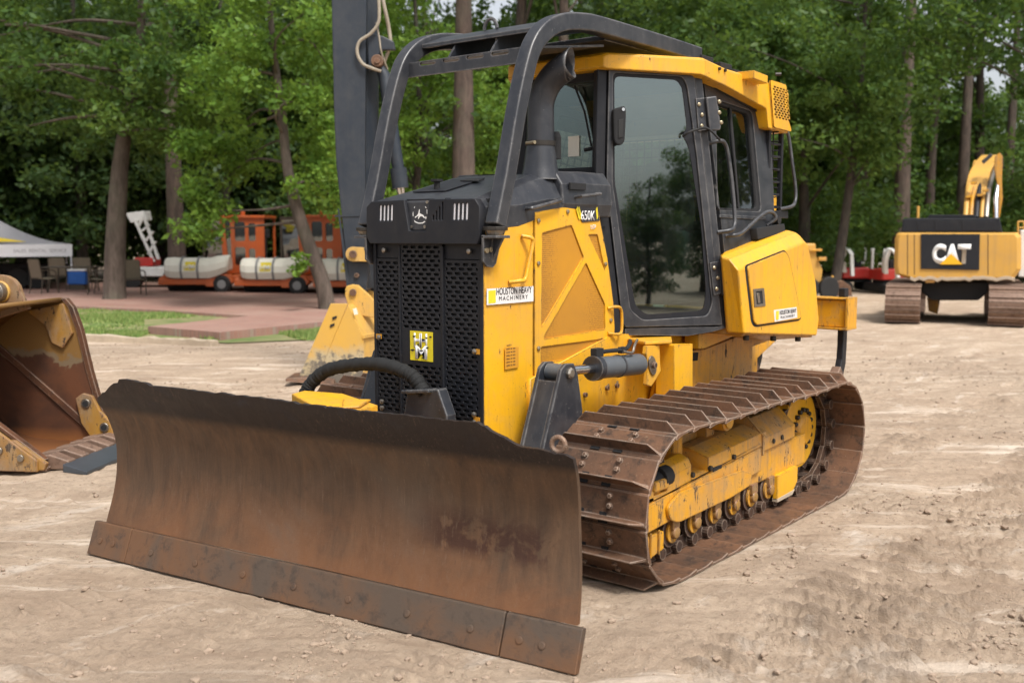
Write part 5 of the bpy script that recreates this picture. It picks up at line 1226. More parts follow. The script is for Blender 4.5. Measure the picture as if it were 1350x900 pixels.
# 1 leaning tree over the sweepers
F0 = 23.3; r0 = at_r(432, F0)
def loc(px, py, F, r0, F0): q = atF(px, py, F); return ((q-CAM).dot(RIGHT)-r0, F-F0, q.z)
tr1 = [(0, 0, -.1), loc(425, 372, F0, r0, F0), loc(408, 325, F0, r0, F0), loc(390, 270, F0, r0, F0), loc(378, 215, F0, r0, F0), loc(372, 150, F0, r0, F0), loc(360, 60, F0, r0, F0), loc(350, -60, F0, r0, F0)]
cl = spread(r0, F0, region(255, 450, -90, 235, 90, -1.6, 2.6, .55, 1, lambda x, y: not (y > 200 and x < 290) and y < 250) + region(245, 275, 190, 310, 12, -.5, 1.5, .5, 2) + region(395, 450, 225, 275, 7, -1.2, .8, .55, 3) + [(398, 352, -.8, .6), (402, 362, -.8, .6), (392, 346, -.8, .5)], 150, .55, .25, 4)
cl = [c if c[2] > 1.6 else (c[0], c[1], c[2], .22, 60, c[5]) for c in cl]
make_tree('broadleaf_tree', 'leaning tree with bright green leaves in front of the orange sweepers', 'tree', r0, F0, tr1, .20, cl, LF_BR, .085, BARK, 31, limbs=22)
# 2 large tree on the terrace at the left
F0 = 27.0; r0 = at_r(150, F0)
tr2 = [(0, 0, -.1), loc(152, 330, F0, r0, F0), loc(156, 250, F0, r0, F0), loc(162, 190, F0, r0, F0), loc(172, 140, F0, r0, F0), loc(185, 60, F0, r0, F0), loc(188, -80, F0, r0, F0)]
cl = spread(r0, F0, region(-120, 330, -120, 120, 110, -2.5, 3.5, .35, 5) + region(130, 300, 60, 190, 34, -2.2, 1, .8, 6) + region(20, 300, 120, 210, 12, 0, 3, .4, 7), 150, .75, .35, 8)
make_tree('oak_tree', 'big shade tree with a thick grey trunk standing on the brick terrace', 'tree', r0, F0, tr2, .30, cl, LF_MD, .10, BARK, 32, limbs=26)
# 3 bright trees behind the guard of the bulldozer
F0 = 27.5; r0 = at_r(540, F0)
cl = spread(r0, F0, region(428, 640, -60, 290, 130, -2, 3, .6, 9, lambda x, y: y > 40 or x < 560) + region(560, 735, 60, 260, 40, -1.0, 3, .45, 10), 150, .62, .3, 11)
make_tree('broadleaf_tree', 'bushy bright green tree behind the dark excavator arm and the overhead guard', 'tree', r0, F0, [(0, 0, -.1), (.1, 0, 2), (.3, .1, 4.5), (.2, 0, 8)], .16, cl, LF_BR, .09, BARKD, 33, limbs=24)
# 4 pine trunk seen through the guard
F0 = 24.8; r0 = at_r(612, F0)
cl = [(R_.uniform(-3, 3), R_.uniform(-3, 3), R_.uniform(10, 15), .9, 200, .5) for _ in range(40)]+spread(r0, F0, region(585, 650, 95, 200, 7, -.6, .6, .5, 12), 60, .35, .2, 13)
make_tree('pine_tree', 'straight reddish brown pine trunk seen through the overhead guard', 'tree', r0, F0, [(0, 0, -.1), (0, 0, 4), (.02, 0, 8), (.05, 0, 15)], .34, cl, LF_MD, .10, BARKP, 34, limbs=8)
# 5 slim trunk with leafy sprays at the right
F0 = 30; r0 = at_r(1098, F0)
cl = spread(r0, F0, region(930, 1230, -120, 190, 80, -3, 3, .4, 14) + region(1080, 1180, 100, 215, 24, -2, .5, .75, 15), 150, .75, .35, 16)
make_tree('young_tree', 'slim leaning tree rising behind the back end of the bulldozer', 'tree', r0, F0, [(0, 0, -.1), loc(1108, 330, F0, r0, F0), loc(1122, 230, F0, r0, F0), loc(1132, 150, F0, r0, F0), loc(1138, 60, F0, r0, F0), loc(1145, -60, F0, r0, F0)], .17, cl, LF_MD, .10, BARKD, 35, limbs=18)
# 6 dark green mass behind the cab on the right
F0 = 33; r0 = at_r(1050, F0)
cl = spread(r0, F0, region(880, 1170, 60, 350, 150, -2.5, 4, .45, 17) + region(930, 1150, 0, 200, 40, -3, 1, .8, 18), 150, .85, .4, 19)
make_tree('oak_tree', 'wide dense oak with low dark foliage behind the cab at the right', 'tree', r0, F0, [(0, 0, -.1), (.2, 0, 2), (.1, .1, 4.5), (.2, 0, 9)], .25, cl, LF_MD, .12, BARKD, 36, limbs=20)

F0 = 29; r0 = at_r(1440, F0)
cl = spread(r0, F0, region(1160, 1420, -140, 95, 70, -2.5, 3, .35, 51) + region(1320, 1430, 80, 300, 22, -1, 2, .4, 52), 150, .75, .35, 53)
make_tree('broadleaf_tree', 'tree reaching in from the right edge above the yellow tracked excavator', 'tree', r0, F0, [(0, 0, -.1), (.1, 0, 3), (-.3, 0, 6), (-.8, 0, 9)], .24, cl, LF_MD, .11, BARKD, 54, limbs=16)
# generic trees: four kinds, each copied over the far wood
def proto_tree(kind):
    rn = random.Random(kind*7+3)
    if kind == 0:  # tall dark broadleaf down to the ground
        cl = crown_clumps(rn, (0, 0, 6.8), (3.6, 3.6, 6.0), 105, 1.15, 220, .45); tr = [(0, 0, -.1), (.1, 0, 3), (-.1, .1, 7), (.1, 0, 12.5)]; return ('dense_tree', tr, .26, cl, LF_DK, .15, BARKD)
    if kind == 1:  # mid green
        cl = crown_clumps(rn, (0, 0, 8.0), (3.8, 3.8, 5.5), 95, 1.1, 150, .5); tr = [(0, 0, -.1), (.2, 0, 3), (.0, .2, 7), (.2, 0, 13)]; return ('broadleaf_tree', tr, .25, cl, LF_MD, .17, BARK)
    if kind == 2:  # pine
        cl = crown_clumps(rn, (0, 0, 15), (3.0, 3.0, 5.0), 46, 1.0, 120, .5); tr = [(0, 0, -.1), (.05, 0, 5), (-.1, .1, 11), (.1, 0, 19)]; return ('pine_tree', tr, .30, cl, LF_PN, .15, BARKP)
    if kind == 3:  # understory
        cl = crown_clumps(rn, (0, 0, 2.3), (2.6, 2.6, 2.3), 52, .85, 150, .55); tr = [(0, 0, -.1), (.1, 0, 1.2), (0, .1, 3.4)]; return ('understory_tree', tr, .12, cl, LF_MD, .13, BARKD)
LAB = ['tall dark tree closing the back of the yard', 'mid green leafy tree in the wood behind the yard', 'tall bare-trunked pine in the wood behind the yard', 'low bushy growth under the trees behind the yard']
GRPS = ['dark trees in the wood behind the yard', 'leafy trees in the wood behind the yard', 'pines in the wood behind the yard', 'bushy undergrowth behind the yard']
protoT = {}
def place_tree(kind, px, F, sc_, rz):
    if kind not in protoT:
        nm, tr, tr_r, cl, leaf, ls, bk = proto_tree(kind)
        t = make_tree(nm, LAB[kind], 'bush' if kind == 3 else 'tree', 0, 0, tr, tr_r, cl, leaf, ls, bk, 60+kind, GRPS[kind], 12); protoT[kind] = t
    else: t = copy_tree(protoT[kind])
    t.location = LV((px-CX)/FPX*F, F, -.05); t.scale = (sc_,)*3; t.rotation_euler = (0, 0, rz); return t
rt = random.Random(77)
for px, F, s in ((-90, 36, 1), (30, 39, 1.1), (110, 37, .9), (215, 41, 1.05), (300, 38, .95), (375, 42, 1.1), (700, 44, .9), (790, 40, 1.0), (880, 42, 1.1), (960, 38, 1.0), (1010, 45, 1.2), (1090, 47, 1), (470, 46, 1.0), (1440, 40, .6)):
    place_tree(0, px, F, s, rt.uniform(0, 6))
for px, F, s in ((-160, 33, .9), (60, 44, 1.1), (160, 46, 1), (260, 47, 1.1), (350, 50, 1.2), (440, 40, .9), (520, 52, 1.0), (610, 56, 1.0), (680, 38, .8), (760, 50, 1.1), (860, 52, 1.2), (930, 33, .8), (1130, 43, .95), (1190, 50, .95), (1235, 66, .85), (1330, 62, .8), (1400, 58, .8), (1290, 70, .9)):
    place_tree(1, px, F, s, rt.uniform(0, 6))
for px, F, s in ((683, 36, 1), (742, 34, .9), (1186, 38, 1.1), (1222, 46, .9), (1263, 44, 1), (1283, 48, .95), (1322, 45, .9), (235, 33, 1.0), (330, 46, 1), (560, 48, .9), (1010, 40, .9)):
    place_tree(2, px, F, s, rt.uniform(0, 6))
for px, F, s in ((-60, 38, 1.1), (20, 42, 1), (95, 41, .9), (170, 43, 1.1), (250, 44, 1), (330, 43, 1.1), (420, 44, 1), (490, 38, 1), (560, 38, 1.1), (640, 42, 1), (720, 44, 1), (800, 43, 1), (900, 40, 1.1), (985, 38, .8), (1040, 40, 1), (1110, 44, .9), (1165, 45, 1), (1215, 50, 1.1), (1290, 52, 1.2), (1345, 44, 1.1), (1390, 38, 1)):
    place_tree(3, px, F, s, rt.uniform(0, 6))
for i, px in enumerate((1500, 1590, 1680, 1790, 1900, 2030, 2180, 2350, 2550, -230, -320, -430, -560)):
    place_tree(i % 2, px, 36+5*(i % 3), 1.0+.1*(i % 2), rt.uniform(0, 6)); place_tree(3, px+45, 35+3*(i % 2), 1.1, rt.uniform(0, 6))
# growth to the right of and behind the photographer: what the glass of the cab mirrors
for x, y, s in ((-3.5, 20, .62), (-.5, 21.5, .66), (2.0, 19.5, .60), (4.5, 22, .78), (7.0, 20.5, .70), (-6.5, 23, .9), (10, 22, .9), (1.0, 26, .95), (5.5, 27, 1.0)):
    t = copy_tree(protoT[0]); t.location = (x, y, -.05); t.scale = (s*.42,)*3; t.rotation_euler = (0, 0, x*2)
for x, y, s in ((-23, 12, .8), (-30, 18, 1.0)):
    t = copy_tree(protoT[1]); t.location = (x, y, -.05); t.scale = (s,)*3; t.rotation_euler = (0, 0, x)
# far wood, one mass
rn = random.Random(9); cl = []
for i in range(300):
    a = rn.uniform(-40, 40); F = rn.uniform(60, 75); gap = (19 < a < 30)
    z = rn.uniform(.5, 3.6 if gap else 13.5); cl.append((F*math.tan(rad(a)), F, z, 2.3, 280, rn.random()))
o = link(bpy.data.objects.new('far_wood', leaf_me('far_wood', cl, .30, 99, LF_DK))); o.location = LV(0, 0, 0); o.rotation_euler = (0, 0, LROT); tag(o, 'dark wood far behind the yard, its trees merged', kind='stuff')

# ------------------------------------------------------------------ OTHER MACHINES AND THINGS IN THE YARD
def TH(name, label, cat, px, F, group=None, z=0): return thing(name, label, cat, LV(at_r(px, F), F, z), group, LROT)
def lc(px, py, F, t):                # sight point at distance F, in thing t's own axes
    q = atF(px, py, F)-t.location; c, s_ = math.cos(-LROT), math.sin(-LROT); return Vector((q.x*c-q.y*s_, q.x*s_+q.y*c, q.z))
LX, LY, LZ = Vector((1, 0, 0)), Vector((0, 1, 0)), Vector((0, 0, 1))

# ---- dark excavator arm with yellow bucket, body hidden behind the bulldozer's cab
F0 = 12.2; EXC = TH('excavator', 'excavator whose dark upright arm and yellow bucket stand left behind the bulldozer', 'excavator', 470, F0)
L = lambda px, py, dF=0: lc(px, py, F0+dF, EXC)
def fbox(t, pix, F, depth, name, mat, parent, bev=.01):      # outline at distance F, extruded away by depth
    b = MB(); b.prism([lc(px, py, F, t) for px, py in pix], (0, depth, 0)); return b.build(name, mat, parent, bev)
stick = fbox(EXC, [(436, -260), (437, 0), (440, 140), (443, 216), (451, 290), (456, 345), (461, 386), (480, 395), (486, 360), (482, 300), (481, 200), (483, 0), (484, -260)], F0, .42, 'stick', ARM, EXC, .012)
b = MB(); b.prism([L(483, -260, .1), L(483, 0, .1), L(481, 200, .1), L(482, 300, .1), L(484, 380, .1), L(496, 380, .25), L(497, 300, .25), L(497, 200, .25), L(498, 0, .25), L(498, -260, .25)], (0, .15, 0)); b.build('stick_flank', ARM, EXC, .006)
fbox(EXC, [(445, 275), (447, 275), (463, 388), (458, 388)], F0-.012, .01, 'stick_edge', ARM, EXC, .002)
fbox(EXC, [(441, 284), (482, 283), (482, 285), (441, 286)], F0-.01, .01, 'weld_seam', ARM, EXC, .001)
# cylinder lug, pin, cylinder, hoses
b = MB(); b.prism([L(484, 42), L(505, 48), (L(519, 55)), L(521, 66), L(505, 66), L(500, 72), L(486, 95)], (0, .08, 0)); b.build('cylinder_lug', ARM, EXC, .01)
b = MB(); c = L(497, 80, -.05); b.tube([c, c+LY*.30], .070, 18); pn = b.build('cylinder_pin', SHOE, EXC, .006, True)
b = MB(); c = L(497, 80, -.07); b.tube([c, c+LY*.03], .032, 12); b.build('pin_cap', SHOE, pn, .002, True)
b = MB(); b.tube([L(500, 88, .1), L(507, 100, .1), L(520, 190, .1), L(526, 228, .1)], [.055, .075, .072, .070], 18); b.tube([L(525, 222, .1), L(528, 248, .1)], [.098, .095], 18); cyl_ = b.build('bucket_cylinder', ARM, EXC, 0, True)
b = MB(); b.tube([L(527, 244, .1), L(530, 262, .1), L(500, 330, .1)], [.06, .04, .04], 14); b.build('cylinder_rod', CHR, cyl_, 0, True)
HB = plain('hose_sheath', (.30, .26, .20), .7, 0, .3)
def hose(pts, r_, nm='hydraulic_hose'): 
    b = MB(); b.tube(smooth_path([L(*p) for p in pts], 6), r_, 8); b.build(nm, HB, EXC, 0, True)
hose([(498, -20, -.05), (500, 15, -.05), (498, 32, -.05), (488, 45, -.05), (474, 55, -.05), (471, 70, -.05), (478, 84, -.05), (490, 90, -.05), (502, 94, 0)], .019)
hose([(500, -20, 0), (508, 15, 0), (513, 40, .05), (514, 60, .05), (505, 85, .1)], .022)
hose([(496, 30, 0), (500, 50, 0), (503, 70, 0), (511, 92, .1)], .010)
# links and bucket
def disc_plate(pa, pb, ra, rb, F, th_, name, mat, parent):
    A, B = lc(*pa, F, EXC), lc(*pb, F, EXC); d = (B-A).normalized(); n = Vector((-d.z, 0, d.x)); pts = [A-d*0+(n*math.cos(a)-d*math.sin(a))*ra for a in [i*math.pi/8 for i in range(9)]]+[B+(-n*math.cos(a)+d*math.sin(a))*rb for a in [i*math.pi/8 for i in range(9)]]
    b = MB(); b.prism(pts, (0, th_, 0)); return b.build(name, mat, parent, .005)
lk_ = disc_plate((465, 335), (520, 337), .085, .07, F0-.10, .06, 'bucket_link', YELB, EXC)
b = MB(); c = L(465, 335, -.13); b.tube([c, c+LY*.04], .045, 14); b.build('link_pin', SHOE, lk_, .004, True)
b = MB(); c = L(470, 363, -.03); b.tube([c, c+LY*.05], .03, 12); b.build('stick_pin', SHOE, stick, .003, True)
BK = link(bpy.data.objects.new('bucket', None), EXC)
ear = MB(); ear.prism([L(455, 382, -.12), L(457, 377, -.12), L(464, 375, -.12), L(472, 376, -.12), L(488, 390, -.12), L(500, 404, -.12), L(500, 420, -.12), L(470, 415, -.12), L(458, 400, -.12), L(455, 390, -.12)], (0, .07, 0)); ear.prism([L(480, 380, .25), L(497, 386, .25), L(510, 400, .25), L(510, 420, .25), L(480, 410, .25)], (0, .07, 0)); ear.build('bucket_ear', YELB, BK, .008)
b = MB(); c = L(465, 385.5, -.15); b.tube([c, c+LY*.05], .042, 14); b.build('bucket_pin', SHOE, BK, .004, True)
side_out = [(459, 400), (474, 430), (480, 448), (480, 475), (476, 500), (425, 504), (417, 500)]
b = MB(); b.prism([L(*p, -.35) for p in [(459, 401), (472, 428), (479, 445), (480, 470), (477, 506), (414, 506), (424, 480)]], (0, .04, 0)); b.build('bucket_side', MAT['bucket_yellow_scraped'], BK, .006)
b = MB(); b.rings([[L(x, y, -.36+k), L(x2, y, -.36+k), L(x2+dx, y2, -.36+k), L(x+dx2, y2, -.36+k)] for k, (x, x2, y, y2, dx, dx2) in ((0, (436, 459, 400, 506, -44, -46)), (.05, (436, 459, 400, 506, -44, -46)))]); b.build('side_cutter', MAT['bucket_yellow_scraped'], BK, .006)
b = MB(); sh = [(459, 400), (489, 398), (499, 430), (500, 500)]
b.rings([[L(459, 400, -.34), L(478, 442, -.34), L(481, 472, -.34), L(478, 508, -.34), L(470, 508, -.3), L(470, 472, -.3)], [L(459+26, 398, .75), L(478+48, 432, .75), L(481+50, 465, .75), L(478+50, 500, .75), L(520, 500, .75), L(500, 465, .75)]]); b.build('bucket_shell', YELB, BK, .01)
b = MB(); b.rings([[L(478, 441, -.365), L(481, 441.5, -.365), L(481, 446, -.365), L(478, 446, -.365)], [L(524, 433, .7), L(527, 433, .7), L(527, 437, .7), L(524, 437, .7)]]); b.build('bucket_seam', YELB, BK, .002)
fbox(EXC, [(465, 407), (470, 406), (472, 414), (467, 415)], F0-.375, .008, 'bucket_tag', TANKM, BK, .001)
for px, py in ((441, 420), (438, 430)): fbox(EXC, [(px-3, py-2), (px+3, py-4), (px+3, py-1), (px-3, py+2)], F0-.372, .006, 'wear_slot', DARK, BK, .001)
b = MB(); b.prism([L(376, 499, -.6), L(420, 496, -.4), L(440, 500, -.4), L(440, 508, -.5), L(376, 503, -.6)], (0, .5, 0)); b.build('bucket_lip', SHOE, BK, .006)
# boom, house and tracks (outside the frame or hidden by the bulldozer)
b = MB(); b.bar(smooth_path([L(462, -255, .2), L(380, -300, .1), L(100, -280, -.6), L(-150, -120, -1.2), L(-400, 150, -1.8)], 5), Vector((.03, .13, 0)), Vector((.05, 0, .26))); b.build('boom', ARM, EXC, .02)
b = MB(); c = L(-520, 250, -2.0); b.box((c.x, c.y, 1.55), (1.9, 2.6, 1.0)); b.box((c.x+.2, c.y+1.2, 1.6), (1.7, .5, 1.1)); b.build('house', YELCAT, EXC, .06)
b = MB(); b.box((c.x-.55, c.y-.6, 2.1), (.7, 1.1, .9)); b.build('operator_cab', ARM, EXC, .05)
for k in (-.85, .85):
    b = MB(); pr_ = []
    for i in range(24):
        a = 2*math.pi*i/24; pr_.append((c.x+k-.22, c.y+(.95 if math.cos(a) > 0 else -.95)+.38*math.cos(a), .40+.38*math.sin(a)))
    b.prism(pr_, (.44, 0, 0)); b.build('crawler_track', SHOE, EXC, .02)

# ---- worn digging bucket lying at the left edge
F0 = 7.4; DB = thing('digging_bucket', 'worn yellow and rusty excavator bucket lying on the ground at the left edge', 'bucket', LV(at_r(48, 7.3), 7.3), None, 0)
base = DB.location.copy()
Wd = (LV(at_r(140, 8.25), 8.25)-LV(at_r(48, 7.3), 7.3)); BW = Wd.length; Wd.normalize(); Md = Vector((Wd.y, -Wd.x, 0)); Md = Md if Md.dot(RIGHT) > 0 else -Md
def bk(w_, m_, z): return Wd*w_+Md*m_+Vector((0, 0, z))
shell = smooth_path([(0, 0, .03), (-.35, 0, .03), (-.75, 0, .07), (-1.02, 0, .26), (-1.12, 0, .55), (-1.02, 0, .85), (-.80, 0, 1.06), (-.52, 0, 1.17), (-.36, 0, 1.19)], 4)
rr = []
for w_ in (0.02, BW-.02): rr.append([bk(w_, p.x, p.z) for p in shell])
b = MB(); n = len(shell); vs = rr[0]+rr[1]; fs = [(i, i+1, n+i+1, n+i) for i in range(n-1)]
o = obj_from('shell', vs, fs, MAT['bucket_inner_worn'], DB, 0, True); m = o.modifiers.new('t', 'SOLIDIFY'); m.thickness = .03; m.offset = 0
for w_, zb in ((0, 0), (BW-.03, 0)):
    b = MB(); prof2 = [(p.x, p.z) for p in shell]+([(-.30, 1.13), (-.24, .95), (-.17, .62), (-.10, .35), (-.02, .12)] if w_ else [(-.78, 1.08), (-.80, .80), (-.66, .55), (-.36, .34), (-.02, .10)])
    b.prism([bk(w_, x, z) for x, z in prof2], Wd*.03); b.build('side_wall', MAT['bucket_inner_worn'] if w_ else OCH, DB, .004)
    b = MB(); edge = [(-.34, 1.20), (-.28, 1.13), (-.22, .95), (-.15, .62), (-.08, .35), (0, .10)] if w_ else [(-.76, 1.08), (-.78, .80), (-.64, .55), (-.34, .34), (0, .10)]
    b.rings([[bk(w_-.012, x-.03, z), bk(w_-.012, x+.015, z), bk(w_+.042, x+.015, z), bk(w_+.042, x-.03, z)] for x, z in edge]); b.build('wall_rim', BUCKR, DB, .004)
# inside weld ridge, upper band, side cutters
b = MB(); b.prism([bk(BW-.05, -.96, .80), bk(BW-.05, -.93, .84), bk(BW-.05, -.06, .10), bk(BW-.05, -.10, .06)], Wd*.022); b.build('weld_ridge', BUCKR, DB, .004)
b = MB(); b.prism([bk(BW-.06, -.66, 1.10), bk(BW-.06, -.34, 1.16), bk(BW-.06, -.27, .92), bk(BW-.06, -.36, .80), bk(BW-.06, -.45, .84), bk(BW-.06, -.50, .98)], Wd*.03); b.build('wall_doubler', OCH, DB, .006)
for w_ in (BW-.075, -.045):
    b = MB(); c_o = [(-.26, .40), (-.20, .44), (-.12, .42), (-.06, .30), (.02, .22), (.05, .10), (-.02, .06), (-.14, .08), (-.22, .20)] if w_ > 0 else [(-.30, .24), (-.20, .24), (-.02, .12), (.04, .08), (.02, .03), (-.30, .03)]
    b.prism([bk(w_, x, z) for x, z in c_o], Wd*.04); sc_o = b.build('side_cutter', OCH, DB, .006)
    for x, z in (((-.17, .36), (-.02, .17)) if w_ > 0 else ()):
        b = MB(); c = bk(w_-.012, x, z); b.tube([c, c+Wd*.06], .038, 14); rb = b.build('bolt_boss', STL, sc_o, .003, True)
        b = MB(); c = bk(w_-.016, x, z); b.tube([c, c+Wd*.02], .024, 12); b.build('bolt_hole', DARK, rb)
b = MB(); b.prism([bk(-.03, -.75, .34), bk(-.03, -.42, .38), bk(-.03, -.02, .10), bk(-.03, -.02, .02), bk(-.03, -.75, .02)], -Wd*.03); nw = b.build('wear_plate', OCH, DB, .006)
for x, z in ((-.42, .30), (-.42, .16), (-.30, .17), (-.14, .12)):
    b = MB(); c = bk(-.058, x, z); b.tube([c, c-Wd*.018], .026, 10); b.build('wear_bolt', STL, nw, .003, True)
b = MB(); b.prism([bk(-.02, -.14, .0), bk(-.02, .02, .015), bk(-.02, .03, .045), bk(-.02, -.14, .065)], Wd*(BW+.04)); b.build('lip', TOOTH, DB, .006)
for i in range(5):
    w_ = .03+i*(BW-.20)/4
    b = MB(); b.rings([[bk(w_, -.16, .05), bk(w_+.12, -.16, .05), bk(w_+.12, -.16, .10), bk(w_, -.16, .10)], [bk(w_, .02, .02), bk(w_+.12, .02, .02), bk(w_+.12, .02, .13), bk(w_, .02, .13)], [bk(w_+.01, .16, .02), bk(w_+.11, .16, .02), bk(w_+.11, .16, .085), bk(w_+.01, .16, .085)]]); b.build('tooth_adapter', TOOTH, DB, .010)
b = MB(); b.prism([bk(-.02, .15, .015), bk(-.02, .33, .0), bk(-.02, .33, .025), bk(-.02, .15, .075)], Wd*(BW+.0)); b.build('bolt_on_edge', BLUST, DB, .004)
# hinge ears and chrome pin on top
for w_ in (.12, .52):
    b = MB(); e_o = []
    c = (-.62, 1.27); e_o = [(-.95, .98), (-.40, 1.14), (-.44, 1.22)]+[(c[0]+.16*math.cos(a), c[1]+.13*math.sin(a)) for a in [i*math.pi/8 for i in range(9)]]+[(-.90, 1.15)]
    b.prism([bk(w_, x, z) for x, z in e_o], Wd*.05); er = b.build('hinge_ear', OCH, DB, .006)
    b = MB(); q = bk(w_-.02, c[0], c[1]); b.tube([q, q+Wd*.09], .085, 18); b.build('boss', YELB, er, .005, True)
b = MB(); q = bk(.05, -.62, 1.27); b.tube([q, q+Wd*.60], .045, 18); b.build('bucket_pin', CHR, DB, .003, True)
b = MB(); q = bk(.44, -.62, 1.27); b.tube([q, q+Wd*.07], .075, 18); b.build('pin_collar', STL, DB, .003, True)
# a second yellow casting lying beyond the bucket
DB2 = TH('steel_casting', 'small yellow coupler lying behind the worn bucket at the left edge', 'coupler', 8, 9.5)
b = MB(); b.prism([(-.25, 0, 0), (.25, 0, 0), (.28, 0, .5), (.20, 0, .98), (.02, 0, 1.02), (-.05, 0, .75), (-.25, 0, .6)], (0, .25, 0)); b.build('hook_plate', YELW, DB2, .02)
b = MB(); b.tube([(.10, -.06, .93), (.10, .31, .93)], .10, 16); b.build('coupler_pin', YELB, DB2, .01, True)
b = MB(); b.prism([(-.25, .26, 0), (.30, .26, 0), (.30, .26, .4), (-.25, .26, .7)], (0, .2, 0)); b.build('coupler_body', YELB, DB2, .02)

# ---- orange sweepers with white water tanks
def sweeper():
    t = thing('road_sweeper', None, 'sweeper', (0, 0, 0), 'orange road sweepers parked behind the terrace', LROT); p = .0220*1.0
    def Q(px, py, dF=0): return Vector(((px-209)*p, dF, 1.7-(py-310)*p*1.0))
    ch = MB(); ch.box((1.0, .15, .34), (2.02, .30, .17)); ch.box((1.5, 1.2, .45), (2.2, 2.2, .14)); ch.prism([Q(209, 368, -.02), Q(217, 359, .3), Q(228, 366, .3), Q(228, 372, -.02)], (0, .3, .0)); ch.prism([Q(270, 369, -.02), Q(285, 360, .0), Q(304, 362, .0), Q(309, 372, 0), Q(300, 378, -.02), Q(272, 378, -.02)], (0, .35, 0))
    ch.build('chassis', ORG, t, .02)
    # tank: eight-sided, rounded on the top, ends sloping in
    prof_ = [(-.32, .46), (-.40, .66), (-.38, .84), (-.28, .98), (-.10, 1.06), (.12, 1.06), (.30, .98), (.38, .80), (.38, .60), (.30, .46)]
    tk = MB(); tk.rings([[(x, .25+py_*k, z0+(z-.46)*kz) for py_, z in prof_] for x, k, kz, z0 in ((.18, .72, .70, .60), (.24, .90, .92, .49), (.38, 1, 1, .45), (.50, 1, 1, .44), (1.50, 1, 1, .44), (1.72, 1, 1, .50), (1.98, .9, .84, .62), (2.06, .7, .70, .68))]); tank = tk.build('water_tank', TANKM, t, .03, False, 2)
    for x in (.68, 1.16):
        sb = MB(); sb.rings([[(x+dx, .25+a*1.02, .45+(z-.45)*1.02-.01*(i in (0, 9))) for i, (a, z) in enumerate(prof_)] for dx in (0, .06)], cap=False); so_ = sb.build('strap', STRAPM, tank); m = so_.modifiers.new('t', 'SOLIDIFY'); m.thickness = .012; m.offset = 1
    lg = MB(); 
    for (x, z, wx, hz_) in ((.86, .80, .05, .20), (1.07, .80, .05, .20), (.965, .90, .16, .04), (.965, .80, .05, .20), (.965, .70, .26, .03)): lg.box((x, -.17+ (0.0), z), (wx, .02, hz_))
    lg2 = MB(); lg2.prism([(.80, -.158, .68), (1.12, -.158, .68), (1.14, -.135, .84), (1.14, -.09, .93), (.84, -.09, .93), (.82, -.135, .84)], (0, .01, 0)); lo = lg2.build('tank_label', LBLY, tank, .0)
    text('monogram', 'HM', (.84, -.162, .71), LX, LZ, .15, TXTW, lo, width=.26, weight=.02)
    for x in (1.86, ):
        w_ = MB(); w_.tube([(x, -.05, .27), (x, .0, .27), (x, .16, .27), (x, .2, .27)], [.22, .27, .27, .22], 22); wh = w_.build('wheel', BLK, t, .01, True)
        r2 = MB(); r2.tube([(x, -.065, .27), (x, -.02, .27)], [.12, .15], 18); r2.build('rim', STRAPM, wh, .004, True)
    w_ = MB(); w_.tube([(.5, .9, .27), (.5, 1.1, .27)], .27, 20); w_.build('wheel', BLK, t, .02, True)
    b_ = MB(); b_.tube([(.1, .7, .28), (1.9, .7, .28)], .24, 18); b_.build('broom', BLK, t, .01, True)
    # cab: frame of posts with rounded door windows
    cb = link(bpy.data.objects.new('cab', None), t); F_ = 1.15; pl = Plane((0, F_), (1, F_)); pl.n = Vector((0, -1, 0))
    def r4(x0, x1, z0, z1, rr_=.07): return round_poly([(x0, z0), (x1, z0), (x1, z1), (x0, z1)], rr_)
    plate('cab_side', [(1.62, .55), (2.86, .55), (2.86, 2.22), (1.52, 2.22)], [round_poly([(1.66, 2.12), (1.83, 2.12), (1.86, 1.10), (1.80, .75), (1.72, 1.2)], .05), r4(1.96, 2.28, 1.52, 2.10), r4(2.38, 2.60, 1.52, 2.06), r4(1.96, 2.28, .80, 1.34), r4(2.38, 2.58, .80, 1.30)], pl, 0, .05, ORG, cb, .008)
    g_ = MB(); g_.box((2.25, F_+.04, 1.45), (1.2, .01, 1.4)); g_.build('cab_glass', GLASS3, cb)
    fr = MB(); fr.box((2.2, F_+.7, 2.25), (1.42, 1.55, .09)); fr.box((2.84, F_+1.4, 1.4), (.08, .08, 1.7)); fr.box((1.55, F_+1.4, 1.4), (.08, .08, 1.7)); fr.build('cab_roof', ORG, cb, .02)
    ws_ = MB(); ws_.prism([(1.50, F_+.08, 2.16), (.85, F_+.5, 2.16), (.92, F_+.5, .9), (1.60, F_+.08, .9)], (0, .02, 0)); ws_.build('windshield', GLASS3, cb)
    fb = MB(); fb.box((.88, F_+.5, 1.5), (.07, .07, 1.4)); fb.bar([(.85, F_+.5, 2.20), (1.55, F_+.08, 2.20)], Vector((0, .04, 0)), Vector((0, 0, .05))); fb.build('front_pillar', BRNZ, cb, .01)  # brown colour carries the shade on the orange windshield frame
    dk = MB(); dk.box((2.22, F_+.50, 1.42), (1.15, .3, 1.45)); dk.box((1.25, F_+.9, 1.3), (.7, .2, 1.3)); dk.build('cab_shade_box', DARK, cb, .05)  # dark boxes added behind the glass, standing in for the shade inside
    bc = MB(); bc.tube([(2.1, F_+.5, 2.29), (2.1, F_+.5, 2.42)], .07, 12); bc.build('beacon', ORG, cb, .01, True)
    hd_ = MB(); hd_.box((3.12, F_+.8, .75), (.5, .9, .40)); hd_.build('engine_hood', ORG, t, .06)
    mr = MB(); mr.box((2.98, F_-.1, 1.75), (.14, .05, .26)); mr.build('mirror', DARK, t, .02)
    return t
sw = sweeper(); F0 = 30.3
